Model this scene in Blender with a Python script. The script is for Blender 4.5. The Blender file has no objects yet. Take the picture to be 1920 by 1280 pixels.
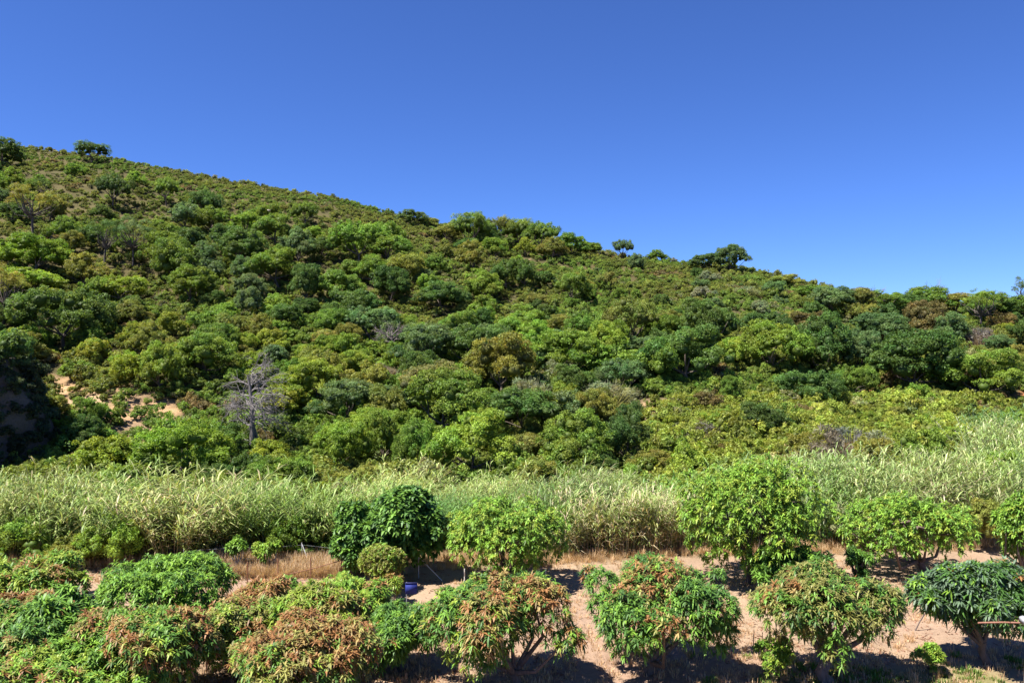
import bpy, math, random
import numpy as np
from mathutils import Vector

# ------------------------------------------------------------------ camera, sky, sun
SC = bpy.context.scene
COL = SC.collection
F = 1493.0          # focal length in photo pixels
CX, CY = 960.0, 640.0
H = 8.5             # camera height

cam = bpy.data.objects.new('camera', bpy.data.cameras.new('camera'))
cam.data.sensor_width = 36.0
cam.data.lens = 36.0 * F / 1920.0
cam.data.clip_start = 0.1
cam.data.clip_end = 9000
cam.location = (0, 0, H)
cam.rotation_euler = (math.radians(90), 0, 0)
COL.objects.link(cam)
SC.camera = cam

SUN_EL, SUN_AZ = math.radians(61), math.radians(-116)   # azimuth clockwise from +Y
to_sun = Vector((math.sin(SUN_AZ) * math.cos(SUN_EL), math.cos(SUN_AZ) * math.cos(SUN_EL), math.sin(SUN_EL)))

world = bpy.data.worlds.new("World")
SC.world = world
world.use_nodes = True
nt = world.node_tree
nt.nodes.clear()
sky = nt.nodes.new('ShaderNodeTexSky')
sky.sky_type = 'NISHITA'
sky.sun_disc = False
sky.sun_elevation = SUN_EL
sky.sun_rotation = SUN_AZ
sky.altitude = 2600
sky.air_density = 1.0
sky.dust_density = 0.0
sky.ozone_density = 8.0
hsv = nt.nodes.new('ShaderNodeMix')          # deep polarised blue of the whole sky
hsv.data_type = 'RGBA'; hsv.blend_type = 'MULTIPLY'; hsv.inputs[0].default_value = 1.0
hsv.inputs[7].default_value = (0.53, 0.665, 1.0, 1)
bg = nt.nodes.new('ShaderNodeBackground')
bg.inputs['Strength'].default_value = 0.0565
wo = nt.nodes.new('ShaderNodeOutputWorld')
nt.links.new(sky.outputs[0], hsv.inputs[6])
nt.links.new(hsv.outputs[2], bg.inputs[0])
nt.links.new(bg.outputs[0], wo.inputs[0])

sun = bpy.data.objects.new('sun', bpy.data.lights.new('sun', 'SUN'))
sun.data.energy = 3.9
sun.data.angle = math.radians(0.5)
sun.data.color = (1.0, 0.95, 0.86)
sun.rotation_euler = to_sun.to_track_quat('Z', 'Y').to_euler()
sun.location = (-60, -40, 90)
COL.objects.link(sun)

SC.view_settings.view_transform = 'Standard'
SC.view_settings.look = 'None'
SC.view_settings.gamma = 1.0
SC.view_settings.exposure = 1.68
SC.view_settings.use_curve_mapping = False
SC.render.engine = 'CYCLES'
SC.cycles.max_bounces = 6
SC.cycles.diffuse_bounces = 3
SC.cycles.transmission_bounces = 3
SC.cycles.glossy_bounces = 2

random.seed(7)
RNG = np.random.default_rng(11)

# ------------------------------------------------------------------ mesh helpers
class MB:
    """Collects polygons with a pigment colour per vertex; build() links them as ONE mesh object."""
    def __init__(s):
        s.v, s.c, s.f, s.n = [], [], [], 0
    def add(s, verts, faces, col):
        verts = np.asarray(verts, np.float32).reshape(-1, 3)
        col = np.asarray(col, np.float32)
        if col.ndim == 1:
            col = np.tile(col[:3], (len(verts), 1))
        s.v.append(verts); s.c.append(col[:, :3])
        s.f.append(np.asarray(faces, np.int32) + s.n)
        s.n += len(verts)
    def mesh(s, name, mat, smooth=False):
        me = bpy.data.meshes.new(name)
        v = np.concatenate(s.v); c = np.concatenate(s.c)
        loops = np.concatenate([f.ravel() for f in s.f])
        tot = np.concatenate([np.full(len(f), f.shape[1], np.int32) for f in s.f])
        start = np.concatenate([[0], np.cumsum(tot)[:-1]]).astype(np.int32)
        me.vertices.add(len(v)); me.vertices.foreach_set('co', v.ravel())
        me.loops.add(len(loops)); me.loops.foreach_set('vertex_index', loops)
        me.polygons.add(len(tot)); me.polygons.foreach_set('loop_start', start); me.polygons.foreach_set('loop_total', tot)
        me.update(calc_edges=True)
        a = me.attributes.new('pig', 'FLOAT_COLOR', 'POINT')
        a.data.foreach_set('color', np.concatenate([c, np.ones((len(c), 1), np.float32)], 1).astype(np.float32).ravel())
        if smooth:
            me.polygons.foreach_set('use_smooth', np.ones(len(tot), bool))
        me.materials.append(mat)
        return me
    def build(s, name, mat, parent=None, loc=None, smooth=False):
        return link(name, s.mesh(name, mat, smooth), parent, loc)

def link(name, data, parent=None, loc=None):
    o = bpy.data.objects.new(name, data)
    COL.objects.link(o)
    if parent is not None:
        o.parent = parent
    if loc is not None:
        o.location = loc
    return o

def tag(o, label=None, cat=None, group=None, kind=None):
    if label: o['label'] = label
    if cat: o['category'] = cat
    if group: o['group'] = group
    if kind: o['kind'] = kind
    return o

def thing(name, label, cat, loc, group=None):
    return tag(link(name, None, None, loc), label, cat, group)

def nrm(a):
    return a / np.maximum(np.linalg.norm(a, axis=-1, keepdims=True), 1e-9)

def rdirs(n, rng):
    return nrm(rng.normal(size=(n, 3)))

def diamonds(mb, P, N, size, col, rng, aspect=0.6):
    """Folded diamond leaf sprays at P facing roughly N."""
    n = len(P)
    ax = nrm(np.cross(N, rdirs(n, rng)))
    sd = nrm(np.cross(N, ax))
    L = np.reshape(size, (-1, 1)) * np.ones((n, 1))
    W = L * aspect
    v = np.empty((n, 4, 3))
    v[:, 0] = P - ax * L * .5
    v[:, 1] = P + sd * W * .5 - N * W * .18
    v[:, 2] = P + ax * L * .5 - N * L * .12
    v[:, 3] = P - sd * W * .5 - N * W * .18
    mb.add(v.reshape(-1, 3), np.arange(n * 4).reshape(n, 4), np.repeat(np.asarray(col) * np.ones((n, 3)), 4, 0))

def blades(mb, P, D, L, W, droop, col, tipcol=None, up=None, tipw=.12):
    """Two-quad leaf blades from P along D, drooping."""
    n = len(P)
    D = nrm(D)
    L = np.reshape(L, (-1, 1)) * np.ones((n, 1)); W = np.reshape(W, (-1, 1)) * np.ones((n, 1)); droop = np.reshape(droop, (-1, 1)) * np.ones((n, 1))
    z = np.array([0, 0, -1.0])
    side = np.cross(D, z if up is None else -up)
    side = nrm(side + 1e-4)
    mid = P + D * L * .5 + z * droop * L * .12
    tip = P + D * L * .95 + z * droop * L * .55
    v = np.empty((n, 6, 3))
    v[:, 0] = P - side * W * .15; v[:, 1] = P + side * W * .15
    v[:, 2] = mid - side * W * .5; v[:, 3] = mid + side * W * .5
    v[:, 4] = tip - side * W * tipw; v[:, 5] = tip + side * W * tipw
    b = np.arange(n)[:, None] * 6
    f = np.concatenate([b + np.array([0, 1, 3, 2]), b + np.array([2, 3, 5, 4])])
    c = np.repeat((np.asarray(col) * np.ones((n, 3)))[:, None, :], 6, 1)
    if tipcol is not None:
        c[:, 4:] = (np.asarray(tipcol) * np.ones((n, 3)))[:, None, :]
    mb.add(v.reshape(-1, 3), f, c.reshape(-1, 3))

def tube(mb, pts, rad, col, sides=6):
    pts = np.asarray(pts, float); m = len(pts)
    rad = np.asarray(rad, float) * np.ones(m)
    t = np.gradient(pts, axis=0); t = nrm(t)
    ref = np.array([1.0, 0.13, 0]) if abs(t[0][2]) > .6 else np.array([0, 0.1, 1.0])
    a = nrm(np.cross(t, ref)); b = np.cross(t, a)
    ang = np.arange(sides) / sides * 2 * math.pi
    ring = (a[:, None] * np.cos(ang)[None, :, None] + b[:, None] * np.sin(ang)[None, :, None]) * rad[:, None, None] + pts[:, None]
    f = []
    for i in range(m - 1):
        for k in range(sides):
            k2 = (k + 1) % sides
            f.append((i * sides + k, i * sides + k2, (i + 1) * sides + k2, (i + 1) * sides + k))
    mb.add(ring.reshape(-1, 3), f, col)
    base = (m - 1) * sides
    caps = np.concatenate([ring[-1], pts[-1:]])
    mb.add(caps, [(k, (k + 1) % sides, sides) for k in range(sides)], col)
    caps = np.concatenate([ring[0], pts[:1]])
    mb.add(caps, [((k + 1) % sides, k, sides) for k in range(sides)], col)

def box(mb, c, s, col, rotz=0.0, tilt=0.0):
    x, y, z = s[0] / 2, s[1] / 2, s[2] / 2
    v = np.array([(i, j, k) for i in (-x, x) for j in (-y, y) for k in (-z, z)], float)
    ct, st = math.cos(tilt), math.sin(tilt)
    v = np.stack([v[:, 0] * ct - v[:, 2] * st, v[:, 1], v[:, 0] * st + v[:, 2] * ct], 1)
    cz, sz = math.cos(rotz), math.sin(rotz)
    v = np.stack([v[:, 0] * cz - v[:, 1] * sz, v[:, 0] * sz + v[:, 1] * cz, v[:, 2]], 1) + np.asarray(c)
    mb.add(v, [(0, 1, 3, 2), (4, 6, 7, 5), (0, 4, 5, 1), (2, 3, 7, 6), (0, 2, 6, 4), (1, 5, 7, 3)], col)

def ico():
    t = (1 + 5 ** .5) / 2
    v = nrm(np.array([(-1, t, 0), (1, t, 0), (-1, -t, 0), (1, -t, 0), (0, -1, t), (0, 1, t), (0, -1, -t), (0, 1, -t), (t, 0, -1), (t, 0, 1), (-t, 0, -1), (-t, 0, 1)], float))
    f = [(0, 11, 5), (0, 5, 1), (0, 1, 7), (0, 7, 10), (0, 10, 11), (1, 5, 9), (5, 11, 4), (11, 10, 2), (10, 7, 6), (7, 1, 8), (3, 9, 4), (3, 4, 2), (3, 2, 6), (3, 6, 8), (3, 8, 9), (4, 9, 5), (2, 4, 11), (6, 2, 10), (8, 6, 7), (9, 8, 1)]
    return v, np.array(f)
ICO_V, ICO_F = ico()

def vnoise(x, y, s, seed=0):
    """Smooth value noise in 0..1."""
    x = np.asarray(x, float) / s; y = np.asarray(y, float) / s
    xi = np.floor(x); yi = np.floor(y); fx = x - xi; fy = y - yi
    fx = fx * fx * (3 - 2 * fx); fy = fy * fy * (3 - 2 * fy)
    def h(a, b):
        r = np.sin(a * 127.1 + b * 311.7 + seed * 74.7) * 43758.5453
        return r - np.floor(r)
    return (h(xi, yi) * (1 - fx) + h(xi + 1, yi) * fx) * (1 - fy) + (h(xi, yi + 1) * (1 - fx) + h(xi + 1, yi + 1) * fx) * fy

# ------------------------------------------------------------------ materials
def newmat(name):
    m = bpy.data.materials.new(name); m.use_nodes = True
    m.node_tree.nodes.clear()
    return m, m.node_tree

def leaf_mat(name, instanced=False, rough=.5, spec=.22, transl=.42):
    m, t = newmat(name)
    N, L = t.nodes, t.links
    at = N.new('ShaderNodeAttribute'); at.attribute_name = 'pig'
    if instanced:
        ti = N.new('ShaderNodeAttribute'); ti.attribute_type = 'INSTANCER'; ti.attribute_name = 'tint'
        tint = ti.outputs['Color']
    else:
        ti = N.new('ShaderNodeObjectInfo'); tint = ti.outputs['Color']
    mul = N.new('ShaderNodeMix'); mul.data_type = 'RGBA'; mul.blend_type = 'MULTIPLY'; mul.inputs[0].default_value = 1
    L.new(at.outputs['Color'], mul.inputs[6]); L.new(tint, mul.inputs[7])
    p = N.new('ShaderNodeBsdfPrincipled')
    p.inputs['Roughness'].default_value = rough
    p.inputs['Specular IOR Level'].default_value = spec
    L.new(mul.outputs[2], p.inputs['Base Color'])
    tr = N.new('ShaderNodeBsdfTranslucent')
    warm = N.new('ShaderNodeMix'); warm.data_type = 'RGBA'; warm.blend_type = 'MULTIPLY'; warm.inputs[0].default_value = 1
    warm.inputs[7].default_value = (1.25, 1.15, .6, 1)
    L.new(mul.outputs[2], warm.inputs[6]); L.new(warm.outputs[2], tr.inputs['Color'])
    mx = N.new('ShaderNodeMixShader'); mx.inputs[0].default_value = transl
    L.new(p.outputs[0], mx.inputs[1]); L.new(tr.outputs[0], mx.inputs[2])
    o = N.new('ShaderNodeOutputMaterial'); L.new(mx.outputs[0], o.inputs[0])
    return m

def wood_mat(name, scale=6.0, rough=.85):
    m, t = newmat(name)
    N, L = t.nodes, t.links
    at = N.new('ShaderNodeAttribute'); at.attribute_name = 'pig'
    tc = N.new('ShaderNodeTexCoord')
    mp = N.new('ShaderNodeMapping'); mp.inputs['Scale'].default_value = (scale, scale, scale * .25)
    nz = N.new('ShaderNodeTexNoise'); nz.inputs['Scale'].default_value = 3; nz.inputs['Detail'].default_value = 6
    cr = N.new('ShaderNodeMapRange'); cr.inputs[1].default_value = .3; cr.inputs[2].default_value = .7; cr.inputs[3].default_value = .55; cr.inputs[4].default_value = 1.35
    L.new(tc.outputs['Object'], mp.inputs[0]); L.new(mp.outputs[0], nz.inputs['Vector']); L.new(nz.outputs[0], cr.inputs[0])
    mul = N.new('ShaderNodeMix'); mul.data_type = 'RGBA'; mul.blend_type = 'MULTIPLY'; mul.inputs[0].default_value = 1
    L.new(at.outputs['Color'], mul.inputs[6]); L.new(cr.outputs[0], mul.inputs[7])
    p = N.new('ShaderNodeBsdfPrincipled'); p.inputs['Roughness'].default_value = rough
    L.new(mul.outputs[2], p.inputs['Base Color'])
    bp = N.new('ShaderNodeBump'); bp.inputs['Strength'].default_value = .5; bp.inputs['Distance'].default_value = .02
    L.new(nz.outputs[0], bp.inputs['Height']); L.new(bp.outputs[0], p.inputs['Normal'])
    o = N.new('ShaderNodeOutputMaterial'); L.new(p.outputs[0], o.inputs[0])
    return m

def soil_mat(name, noise_scale=.6, lo=.7, hi=1.25, bump=.08):
    m, t = newmat(name)
    N, L = t.nodes, t.links
    at = N.new('ShaderNodeAttribute'); at.attribute_name = 'pig'
    tc = N.new('ShaderNodeTexCoord')
    n1 = N.new('ShaderNodeTexNoise'); n1.inputs['Scale'].default_value = noise_scale; n1.inputs['Detail'].default_value = 8; n1.inputs['Roughness'].default_value = .65
    n2 = N.new('ShaderNodeTexNoise'); n2.inputs['Scale'].default_value = 9; n2.inputs['Detail'].default_value = 6; n2.inputs['Roughness'].default_value = .7
    for n in (n1, n2): L.new(tc.outputs['Object'], n.inputs['Vector'])
    ad = N.new('ShaderNodeMath'); ad.operation = 'ADD'
    L.new(n1.outputs[0], ad.inputs[0]); L.new(n2.outputs[0], ad.inputs[1])
    mr = N.new('ShaderNodeMapRange'); mr.inputs[1].default_value = .7; mr.inputs[2].default_value = 1.3; mr.inputs[3].default_value = lo; mr.inputs[4].default_value = hi
    L.new(ad.outputs[0], mr.inputs[0])
    mul = N.new('ShaderNodeMix'); mul.data_type = 'RGBA'; mul.blend_type = 'MULTIPLY'; mul.inputs[0].default_value = 1
    L.new(at.outputs['Color'], mul.inputs[6]); L.new(mr.outputs[0], mul.inputs[7])
    p = N.new('ShaderNodeBsdfPrincipled'); p.inputs['Roughness'].default_value = .95; p.inputs['Specular IOR Level'].default_value = .1
    L.new(mul.outputs[2], p.inputs['Base Color'])
    bp = N.new('ShaderNodeBump'); bp.inputs['Strength'].default_value = .8; bp.inputs['Distance'].default_value = bump
    L.new(ad.outputs[0], bp.inputs['Height']); L.new(bp.outputs[0], p.inputs['Normal'])
    o = N.new('ShaderNodeOutputMaterial'); L.new(p.outputs[0], o.inputs[0])
    return m

def paint_mat(name, rough=.5, metal=0.0):
    m, t = newmat(name)
    N, L = t.nodes, t.links
    at = N.new('ShaderNodeAttribute'); at.attribute_name = 'pig'
    tc = N.new('ShaderNodeTexCoord')
    nz = N.new('ShaderNodeTexNoise'); nz.inputs['Scale'].default_value = 14; nz.inputs['Detail'].default_value = 5
    L.new(tc.outputs['Object'], nz.inputs['Vector'])
    mr = N.new('ShaderNodeMapRange'); mr.inputs[1].default_value = .35; mr.inputs[2].default_value = .65; mr.inputs[3].default_value = .78; mr.inputs[4].default_value = 1.1
    L.new(nz.outputs[0], mr.inputs[0])
    mul = N.new('ShaderNodeMix'); mul.data_type = 'RGBA'; mul.blend_type = 'MULTIPLY'; mul.inputs[0].default_value = 1
    L.new(at.outputs['Color'], mul.inputs[6]); L.new(mr.outputs[0], mul.inputs[7])
    p = N.new('ShaderNodeBsdfPrincipled'); p.inputs['Roughness'].default_value = rough; p.inputs['Metallic'].default_value = metal
    L.new(mul.outputs[2], p.inputs['Base Color'])
    o = N.new('ShaderNodeOutputMaterial'); L.new(p.outputs[0], o.inputs[0])
    return m

M_LEAF = leaf_mat('hill_leaf')
M_LEAF_I = leaf_mat('scrub_leaf', instanced=True)
M_MANGO = leaf_mat('orchard_leaf', rough=.5, spec=.35, transl=.25)
M_REED = leaf_mat('reed_leaf', rough=.5, spec=.3, transl=.3)
M_REED_I = leaf_mat('reed_leaf_bed', instanced=True, rough=.5, spec=.3, transl=.3)
M_BARK = wood_mat('bark')
M_SOIL = soil_mat('orchard_soil', .5, .72, 1.2, .05)
M_HILL = soil_mat('hill_soil', .35, .6, 1.3, .15)
M_PAINT = paint_mat('painted_metal', .75)

# ------------------------------------------------------------------ terrain
KX = [-2500, -300, 0, 300, 650, 960, 1200, 1400, 1600, 1900, 2300, 4500]
TOE = [46, 46, 47, 49, 50, 49, 45, 40, 36.5, 35.5, 35, 35]
KNEE = [62, 62, 62, 62, 62, 62, 62, 62, 62, 62, 62, 62]
ZK = [5.5, 5.5, 5.2, 4.2, 3.6, 3.3, 3.2, 3.2, 3.2, 3.6, 4, 4]
RX = [-2500, -300, 0, 100, 170, 300, 500, 640, 740, 850, 1000, 1100, 1200, 1300, 1400, 1500, 1600, 1750, 1900, 2300, 4500]
RY = [150, 215, 272, 284, 291, 316, 352, 376, 405, 428, 444, 470, 488, 497, 507, 533, 560, 576, 580, 600, 615]
RD = [200, 195, 182, 178, 175, 167, 160, 154, 150, 146, 139, 135, 131, 126, 122, 119, 116, 113, 111, 106, 100]

def terrain(x, y):
    x = np.asarray(x, float); y = np.asarray(y, float)
    d = np.maximum(y, 20.0)
    px = CX + F * x / d
    toe = np.interp(px, KX, TOE); kn = np.interp(px, KX, KNEE); zk = np.interp(px, KX, ZK)
    rd = np.interp(px, RX, RD); ry = np.interp(px, RX, RY)
    zr = H + (CY - ry) / F * rd
    a = np.clip((d - toe) / (kn - toe), 0, 1)
    t = np.clip((d - kn) / (rd - kn), 0, 1)
    z = zk * (a ** 1.25) + (zr - zk) * (1.2 * t - .2 * t * t)
    over = np.maximum(d - rd, 0)
    z = z - 12 * (np.sqrt(1 + (over / 25) ** 2) - 1) 
    z = np.maximum(z, -12)
    amp = np.clip((d - toe) / 15, 0, 1) * np.clip((rd - d) / 25, 0.12, 1)
    z = z + amp * ((vnoise(x, y, 14, 3) - .5) * 2.6 + (vnoise(x, y, 5, 5) - .5) * .8 + (vnoise(x, y, 1.4, 17) - .5) * .5)
    z = z + (vnoise(x, y, 3, 9) - .5) * .08 * np.clip((y + 5) / 10, 0, 1)
    return z

def ground_at(px, py, dmin=12.0):
    """World point of the ground seen at a photo pixel (first hit of the viewing ray)."""
    u = (px - CX) / F
    rd = float(np.interp(px, RX, RD))
    d = np.arange(dmin, rd + .3, .2)
    z = terrain(u * d, d)
    p = CY - (z - H) / d * F
    hit = np.nonzero(p <= py)[0]
    dd = d[hit[0]] if len(hit) else rd
    return float(u * dd), float(dd), float(terrain(u * dd, dd))

def photo_py(x, y, z):
    return CY - (z - H) / y * F

def inpoly(px, py, poly):
    px = np.asarray(px); py = np.asarray(py)
    r = np.zeros(px.shape, bool); n = len(poly)
    for i in range(n):
        x1, y1 = poly[i]; x2, y2 = poly[(i + 1) % n]
        c = ((y1 > py) != (y2 > py)) & (px < (x2 - x1) * (py - y1) / (y2 - y1 + 1e-9) + x1)
        r ^= c
    return r

SCREE = [[(182, 735), (262, 722), (345, 770), (330, 800), (300, 835), (250, 822), (200, 790)],
         [(60, 690), (110, 700), (180, 735), (200, 790), (130, 770), (75, 740)]]
TAN = [[(900, 483), (992, 483), (1000, 493), (905, 493)], [(1185, 748), (1260, 745), (1255, 790), (1190, 790)]]
ORANGE = [[(1820, 650), (1890, 645), (1870, 668), (1815, 668)], [(1625, 725), (1670, 720), (1690, 752), (1630, 750)], [(1900, 735), (1935, 735), (1935, 765), (1900, 765)]]

def axis_steps(spec):
    out = []
    for a, b, s in spec:
        out += list(np.arange(a, b, s))
    return np.array(out + [spec[-1][1]])

def sheet(name, xs, ys, colf, mat, kind='structure'):
    X, Y = np.meshgrid(xs, ys)
    Z = terrain(X, Y)
    v = np.stack([X, Y, Z], -1).reshape(-1, 3)
    ny, nx = X.shape
    i = (np.arange(ny - 1)[:, None] * nx + np.arange(nx - 1)[None]).ravel()
    f = np.stack([i, i + 1, i + nx + 1, i + nx], 1)
    mb = MB(); mb.add(v, f, colf(v))
    return tag(mb.build(name, mat, smooth=True), kind=kind)

def orchard_col(v):
    x, y = v[:, 0], v[:, 1]
    n = vnoise(x, y, 4, 1)[:, None]; n2 = vnoise(x, y, 1.3, 2)[:, None]
    pink = np.array([.30, .20, .145]); tan = np.array([.325, .24, .158]); red = np.array([.20, .10, .07]); grn = np.array([.17, .17, .06])
    c = pink * (1 - n) + tan * n
    near = np.clip((24 - y) / 5, 0, 1)[:, None]
    c = c * (1 - .6 * near * n2) + red * .6 * near * n2
    w = np.clip((vnoise(x, y, .9, 14)[:, None] - .5) * 2.2, 0, 1); c = c * (1 - .35 * w) + np.array([.23, .15, .10]) * .35 * w
    px = CX + F * x / np.maximum(y, 12)
    g = (np.clip((px - 1380) / 80, 0, 1) * np.clip((21.2 - y) / 1.0, 0, 1))[:, None] * np.clip((vnoise(x, y, 1.0, 6)[:, None] - .35) * 2.4, 0, 1)
    c = c * (1 - g * .8) + grn * g * .8
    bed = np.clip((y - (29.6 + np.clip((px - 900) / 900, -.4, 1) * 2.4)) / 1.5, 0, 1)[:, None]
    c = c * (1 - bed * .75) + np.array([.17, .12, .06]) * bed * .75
    return c

def hill_col(v):
    x, y, z = v.T
    yy = np.maximum(y, 1)
    px = CX + F * x / yy; py = photo_py(x, yy, z)
    n = vnoise(x, y, 7, 4)[:, None]
    c = np.array([.075, .07, .03]) * (1 - n) + np.array([.11, .09, .04]) * n
    for polys, cc in ((SCREE, (.38, .27, .17)), (TAN, (.36, .26, .16)), (ORANGE, (.35, .16, .08))):
        for p in polys:
            k = inpoly(px + (vnoise(x, y, 1.5, 8) - .5) * 24, py + (vnoise(x, y, 1.5, 9) - .5) * 14, p)[:, None]
            c = np.where(k, np.array(cc) * (.5 + .85 * vnoise(x, y, .9, 12)[:, None]) * (1 - np.array([0, .12, .25]) * vnoise(x, y, 2.3, 19)[:, None]), c)
    return c

xs = axis_steps([(-2600, -400, 200), (-400, -160, 20), (-160, -80, 4), (-80, 80, 1.0), (80, 160, 4), (160, 400, 20), (400, 2600, 200)])
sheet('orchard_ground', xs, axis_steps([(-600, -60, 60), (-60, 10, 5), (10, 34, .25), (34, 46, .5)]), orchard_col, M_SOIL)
sheet('hill', xs, axis_steps([(46, 130, .8), (130, 220, 1.2), (220, 400, 15), (400, 3000, 200)]), hill_col, M_HILL)

# ------------------------------------------------------------------ foliage prototypes for the hill
def lobed_crown(rng, n_lobes, a, b, h, lr, n_leaf, leaf, zlo=.15, aspect=.62, jit=.55, core=True, dark=.75, sub=7):
    """Rounded many-lobed crown: leaf sprays on the lobes plus added dark cores that block light."""
    cs, rs = [], []
    for i in range(n_lobes):
        d = rdirs(1, rng)[0]; d[2] = abs(d[2]) * 1.0 - .12
        k = rng.uniform(.45, 1.12) ** .6
        r = lr * rng.uniform(.55, 1.3)
        cs.append(((a - r * .8) * d[0] * k, (b - r * .8) * d[1] * k, max(zlo * h + r * .4, h * .38 + (h * .62 - r * .7) * d[2] * k)))
        rs.append(r)
    cs = np.array(cs); rs = np.array(rs)
    mb = MB()
    # twig clusters riding on every lobe
    m = sub * n_lobes
    lk = rng.choice(n_lobes, m, p=rs ** 1.6 / (rs ** 1.6).sum())
    sd_ = rdirs(m, rng); sd_[:, 2] = np.where(sd_[:, 2] < -.2, -sd_[:, 2], sd_[:, 2])
    qs = cs[lk] + sd_ * (rs[lk] * rng.uniform(.6, 1.02, m))[:, None]
    qr = rs[lk] * rng.uniform(.22, .5, m)
    lob_c = rng.uniform(.8, 1.2, n_lobes)[lk] * rng.uniform(.78, 1.22, m)
    hue = rng.normal(0, .07, n_lobes)[lk] + rng.normal(0, .05, m)
    w = qr ** 2 / (qr ** 2).sum()
    k = rng.choice(m, int(n_leaf * 1.7), p=w)
    d = rdirs(len(k), rng); d[:, 2] = np.where((d[:, 2] < -.25) & (rng.random(len(k)) < .7), -d[:, 2], d[:, 2])
    P = qs[k] + d * (qr[k] * rng.uniform(.6, 1.15, len(k)))[:, None]
    dist = np.linalg.norm(P[:, None] - cs[None], axis=2) / rs[None]
    ok = (dist.min(1) > .7) & (P[:, 2] > .02)
    idx = np.nonzero(ok)[0][:n_leaf]
    P, d, k = P[idx], d[idx], k[idx]
    N = nrm(d + .35 * sd_[k] + rng.normal(0, jit, P.shape))
    v = lob_c[k] * rng.uniform(.7, 1.35, len(k))
    col = np.stack([v * (1 + hue[k]), v, v * .9], 1)
    diamonds(mb, P, N, leaf * rng.uniform(.7, 1.3, len(k)), col, rng, aspect)
    if core:  # opaque cores added to stop light passing, coloured dark like inner shade
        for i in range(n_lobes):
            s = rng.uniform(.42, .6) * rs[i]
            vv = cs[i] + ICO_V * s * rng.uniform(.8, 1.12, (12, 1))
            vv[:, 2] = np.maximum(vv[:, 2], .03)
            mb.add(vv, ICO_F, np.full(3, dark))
    return mb, cs, rs

def limbs(mb, rng, base, targets, r0, col, split=.35, sides=6, lean=(0, 0)):
    """Trunk from base to a fork, then a bent limb to each target."""
    base = np.asarray(base, float)
    top = np.mean(targets, 0)
    fork = base + (top - base) * split + np.array([lean[0], lean[1], 0])
    m = base * .5 + fork * .5 + np.append(rng.normal(0, r0 * .5, 2), 0)
    tube(mb, [base - [0, 0, .15], base + [0, 0, .05], m, fork], [r0 * 1.5, r0 * 1.15, r0 * .95, r0 * .85], col, sides + 2)
    for t in targets:
        t = np.asarray(t, float)
        st = fork + (m - fork) * rng.uniform(0, .4)
        mid = st * .5 + t * .5 + rng.normal(0, .12, 3) * np.linalg.norm(t - st) + np.array([0, 0, -.08]) * np.linalg.norm(t - st)
        tube(mb, [st, st * .6 + mid * .4, mid, t], [r0 * .6, r0 * .5, r0 * .36, r0 * .15], col, sides)

BARK = np.array([.13, .10, .075])
PROTO = {}
def add_proto(kind, crown, trunk, w, h):
    PROTO.setdefault(kind, []).append((crown, trunk, w, h))

for s in range(5):      # evergreen oaks, about 5 x 4 m
    rng = np.random.default_rng(100 + s)
    a = 2.5; h = 4.0
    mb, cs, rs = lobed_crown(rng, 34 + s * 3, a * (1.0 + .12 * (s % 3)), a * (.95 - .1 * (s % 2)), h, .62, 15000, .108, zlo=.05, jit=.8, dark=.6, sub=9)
    tb = MB()
    limbs(tb, rng, (0, 0, 0), cs[rng.choice(len(cs), 6, False)], .11, BARK * .8 * rng.uniform(.8, 1.2))
    add_proto('oak', mb.mesh('oak_crown', M_LEAF), tb.mesh('oak_trunk', M_BARK), 2 * a, h)
for s in range(4):      # rounded bushes, about 3 x 2.2 m
    rng = np.random.default_rng(200 + s)
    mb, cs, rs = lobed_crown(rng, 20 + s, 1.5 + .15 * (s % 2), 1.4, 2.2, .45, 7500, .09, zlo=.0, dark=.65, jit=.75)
    add_proto('bush', mb.mesh('bush', M_LEAF), None, 3.0, 2.2)
for s in range(3):      # umbrella pines, 5 x 5 m, flat crown held up on a stem
    rng = np.random.default_rng(300 + s)
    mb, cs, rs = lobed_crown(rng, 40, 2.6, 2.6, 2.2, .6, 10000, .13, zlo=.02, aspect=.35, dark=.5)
    for arr in mb.v: arr[:, 2] += 1.1
    tb = MB()
    c2 = cs[rng.choice(len(cs), 9, False)] + np.array([0, 0, 1.0])
    limbs(tb, rng, (0, 0, 0), c2, .10, np.array([.10, .075, .06]), split=.5)
    add_proto('pine', mb.mesh('pine_crown', M_LEAF), tb.mesh('pine_trunk', M_BARK), 5.0, 3.3)
for s in range(3):      # thin-leaved loose pines with open crowns and a tall stem
    rng = np.random.default_rng(320 + s)
    mb, cs, rs = lobed_crown(rng, 24, 2.4, 2.4, 4.4, .6, 8000, .13, zlo=.15, aspect=.3, core=False)
    for arr in mb.v: arr[:, 2] += 2.0
    tb = MB()
    c2 = cs + np.array([0, 0, 1.9])
    limbs(tb, rng, (0, 0, 0), c2, .10, np.array([.10, .08, .065]), split=.6)
    add_proto('loose_pine', mb.mesh('pine_crown', M_LEAF), tb.mesh('pine_trunk', M_BARK), 4.8, 6.4)
for s in range(2):      # grey twiggy shrubs
    rng = np.random.default_rng(340 + s)
    mb, cs, rs = lobed_crown(rng, 12, 1.3, 1.3, 2.0, .5, 1500, .24, zlo=.0, aspect=.16, jit=1.2, core=True, dark=.5)
    n = 500
    d = rdirs(n, rng); d[:, 2] = np.abs(d[:, 2]) + .3; d = nrm(d)
    blades(mb, np.zeros((n, 3)) + d * .5, d + rng.normal(0, .2, (n, 3)), rng.uniform(.8, 1.7, n), .03, .0, rng.uniform(.8, 1.3, (n, 1)) * np.array([1.05, 1, 1]))
    add_proto('grey', mb.mesh('grey_shrub', M_LEAF), None, 2.6, 2.0)

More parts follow.
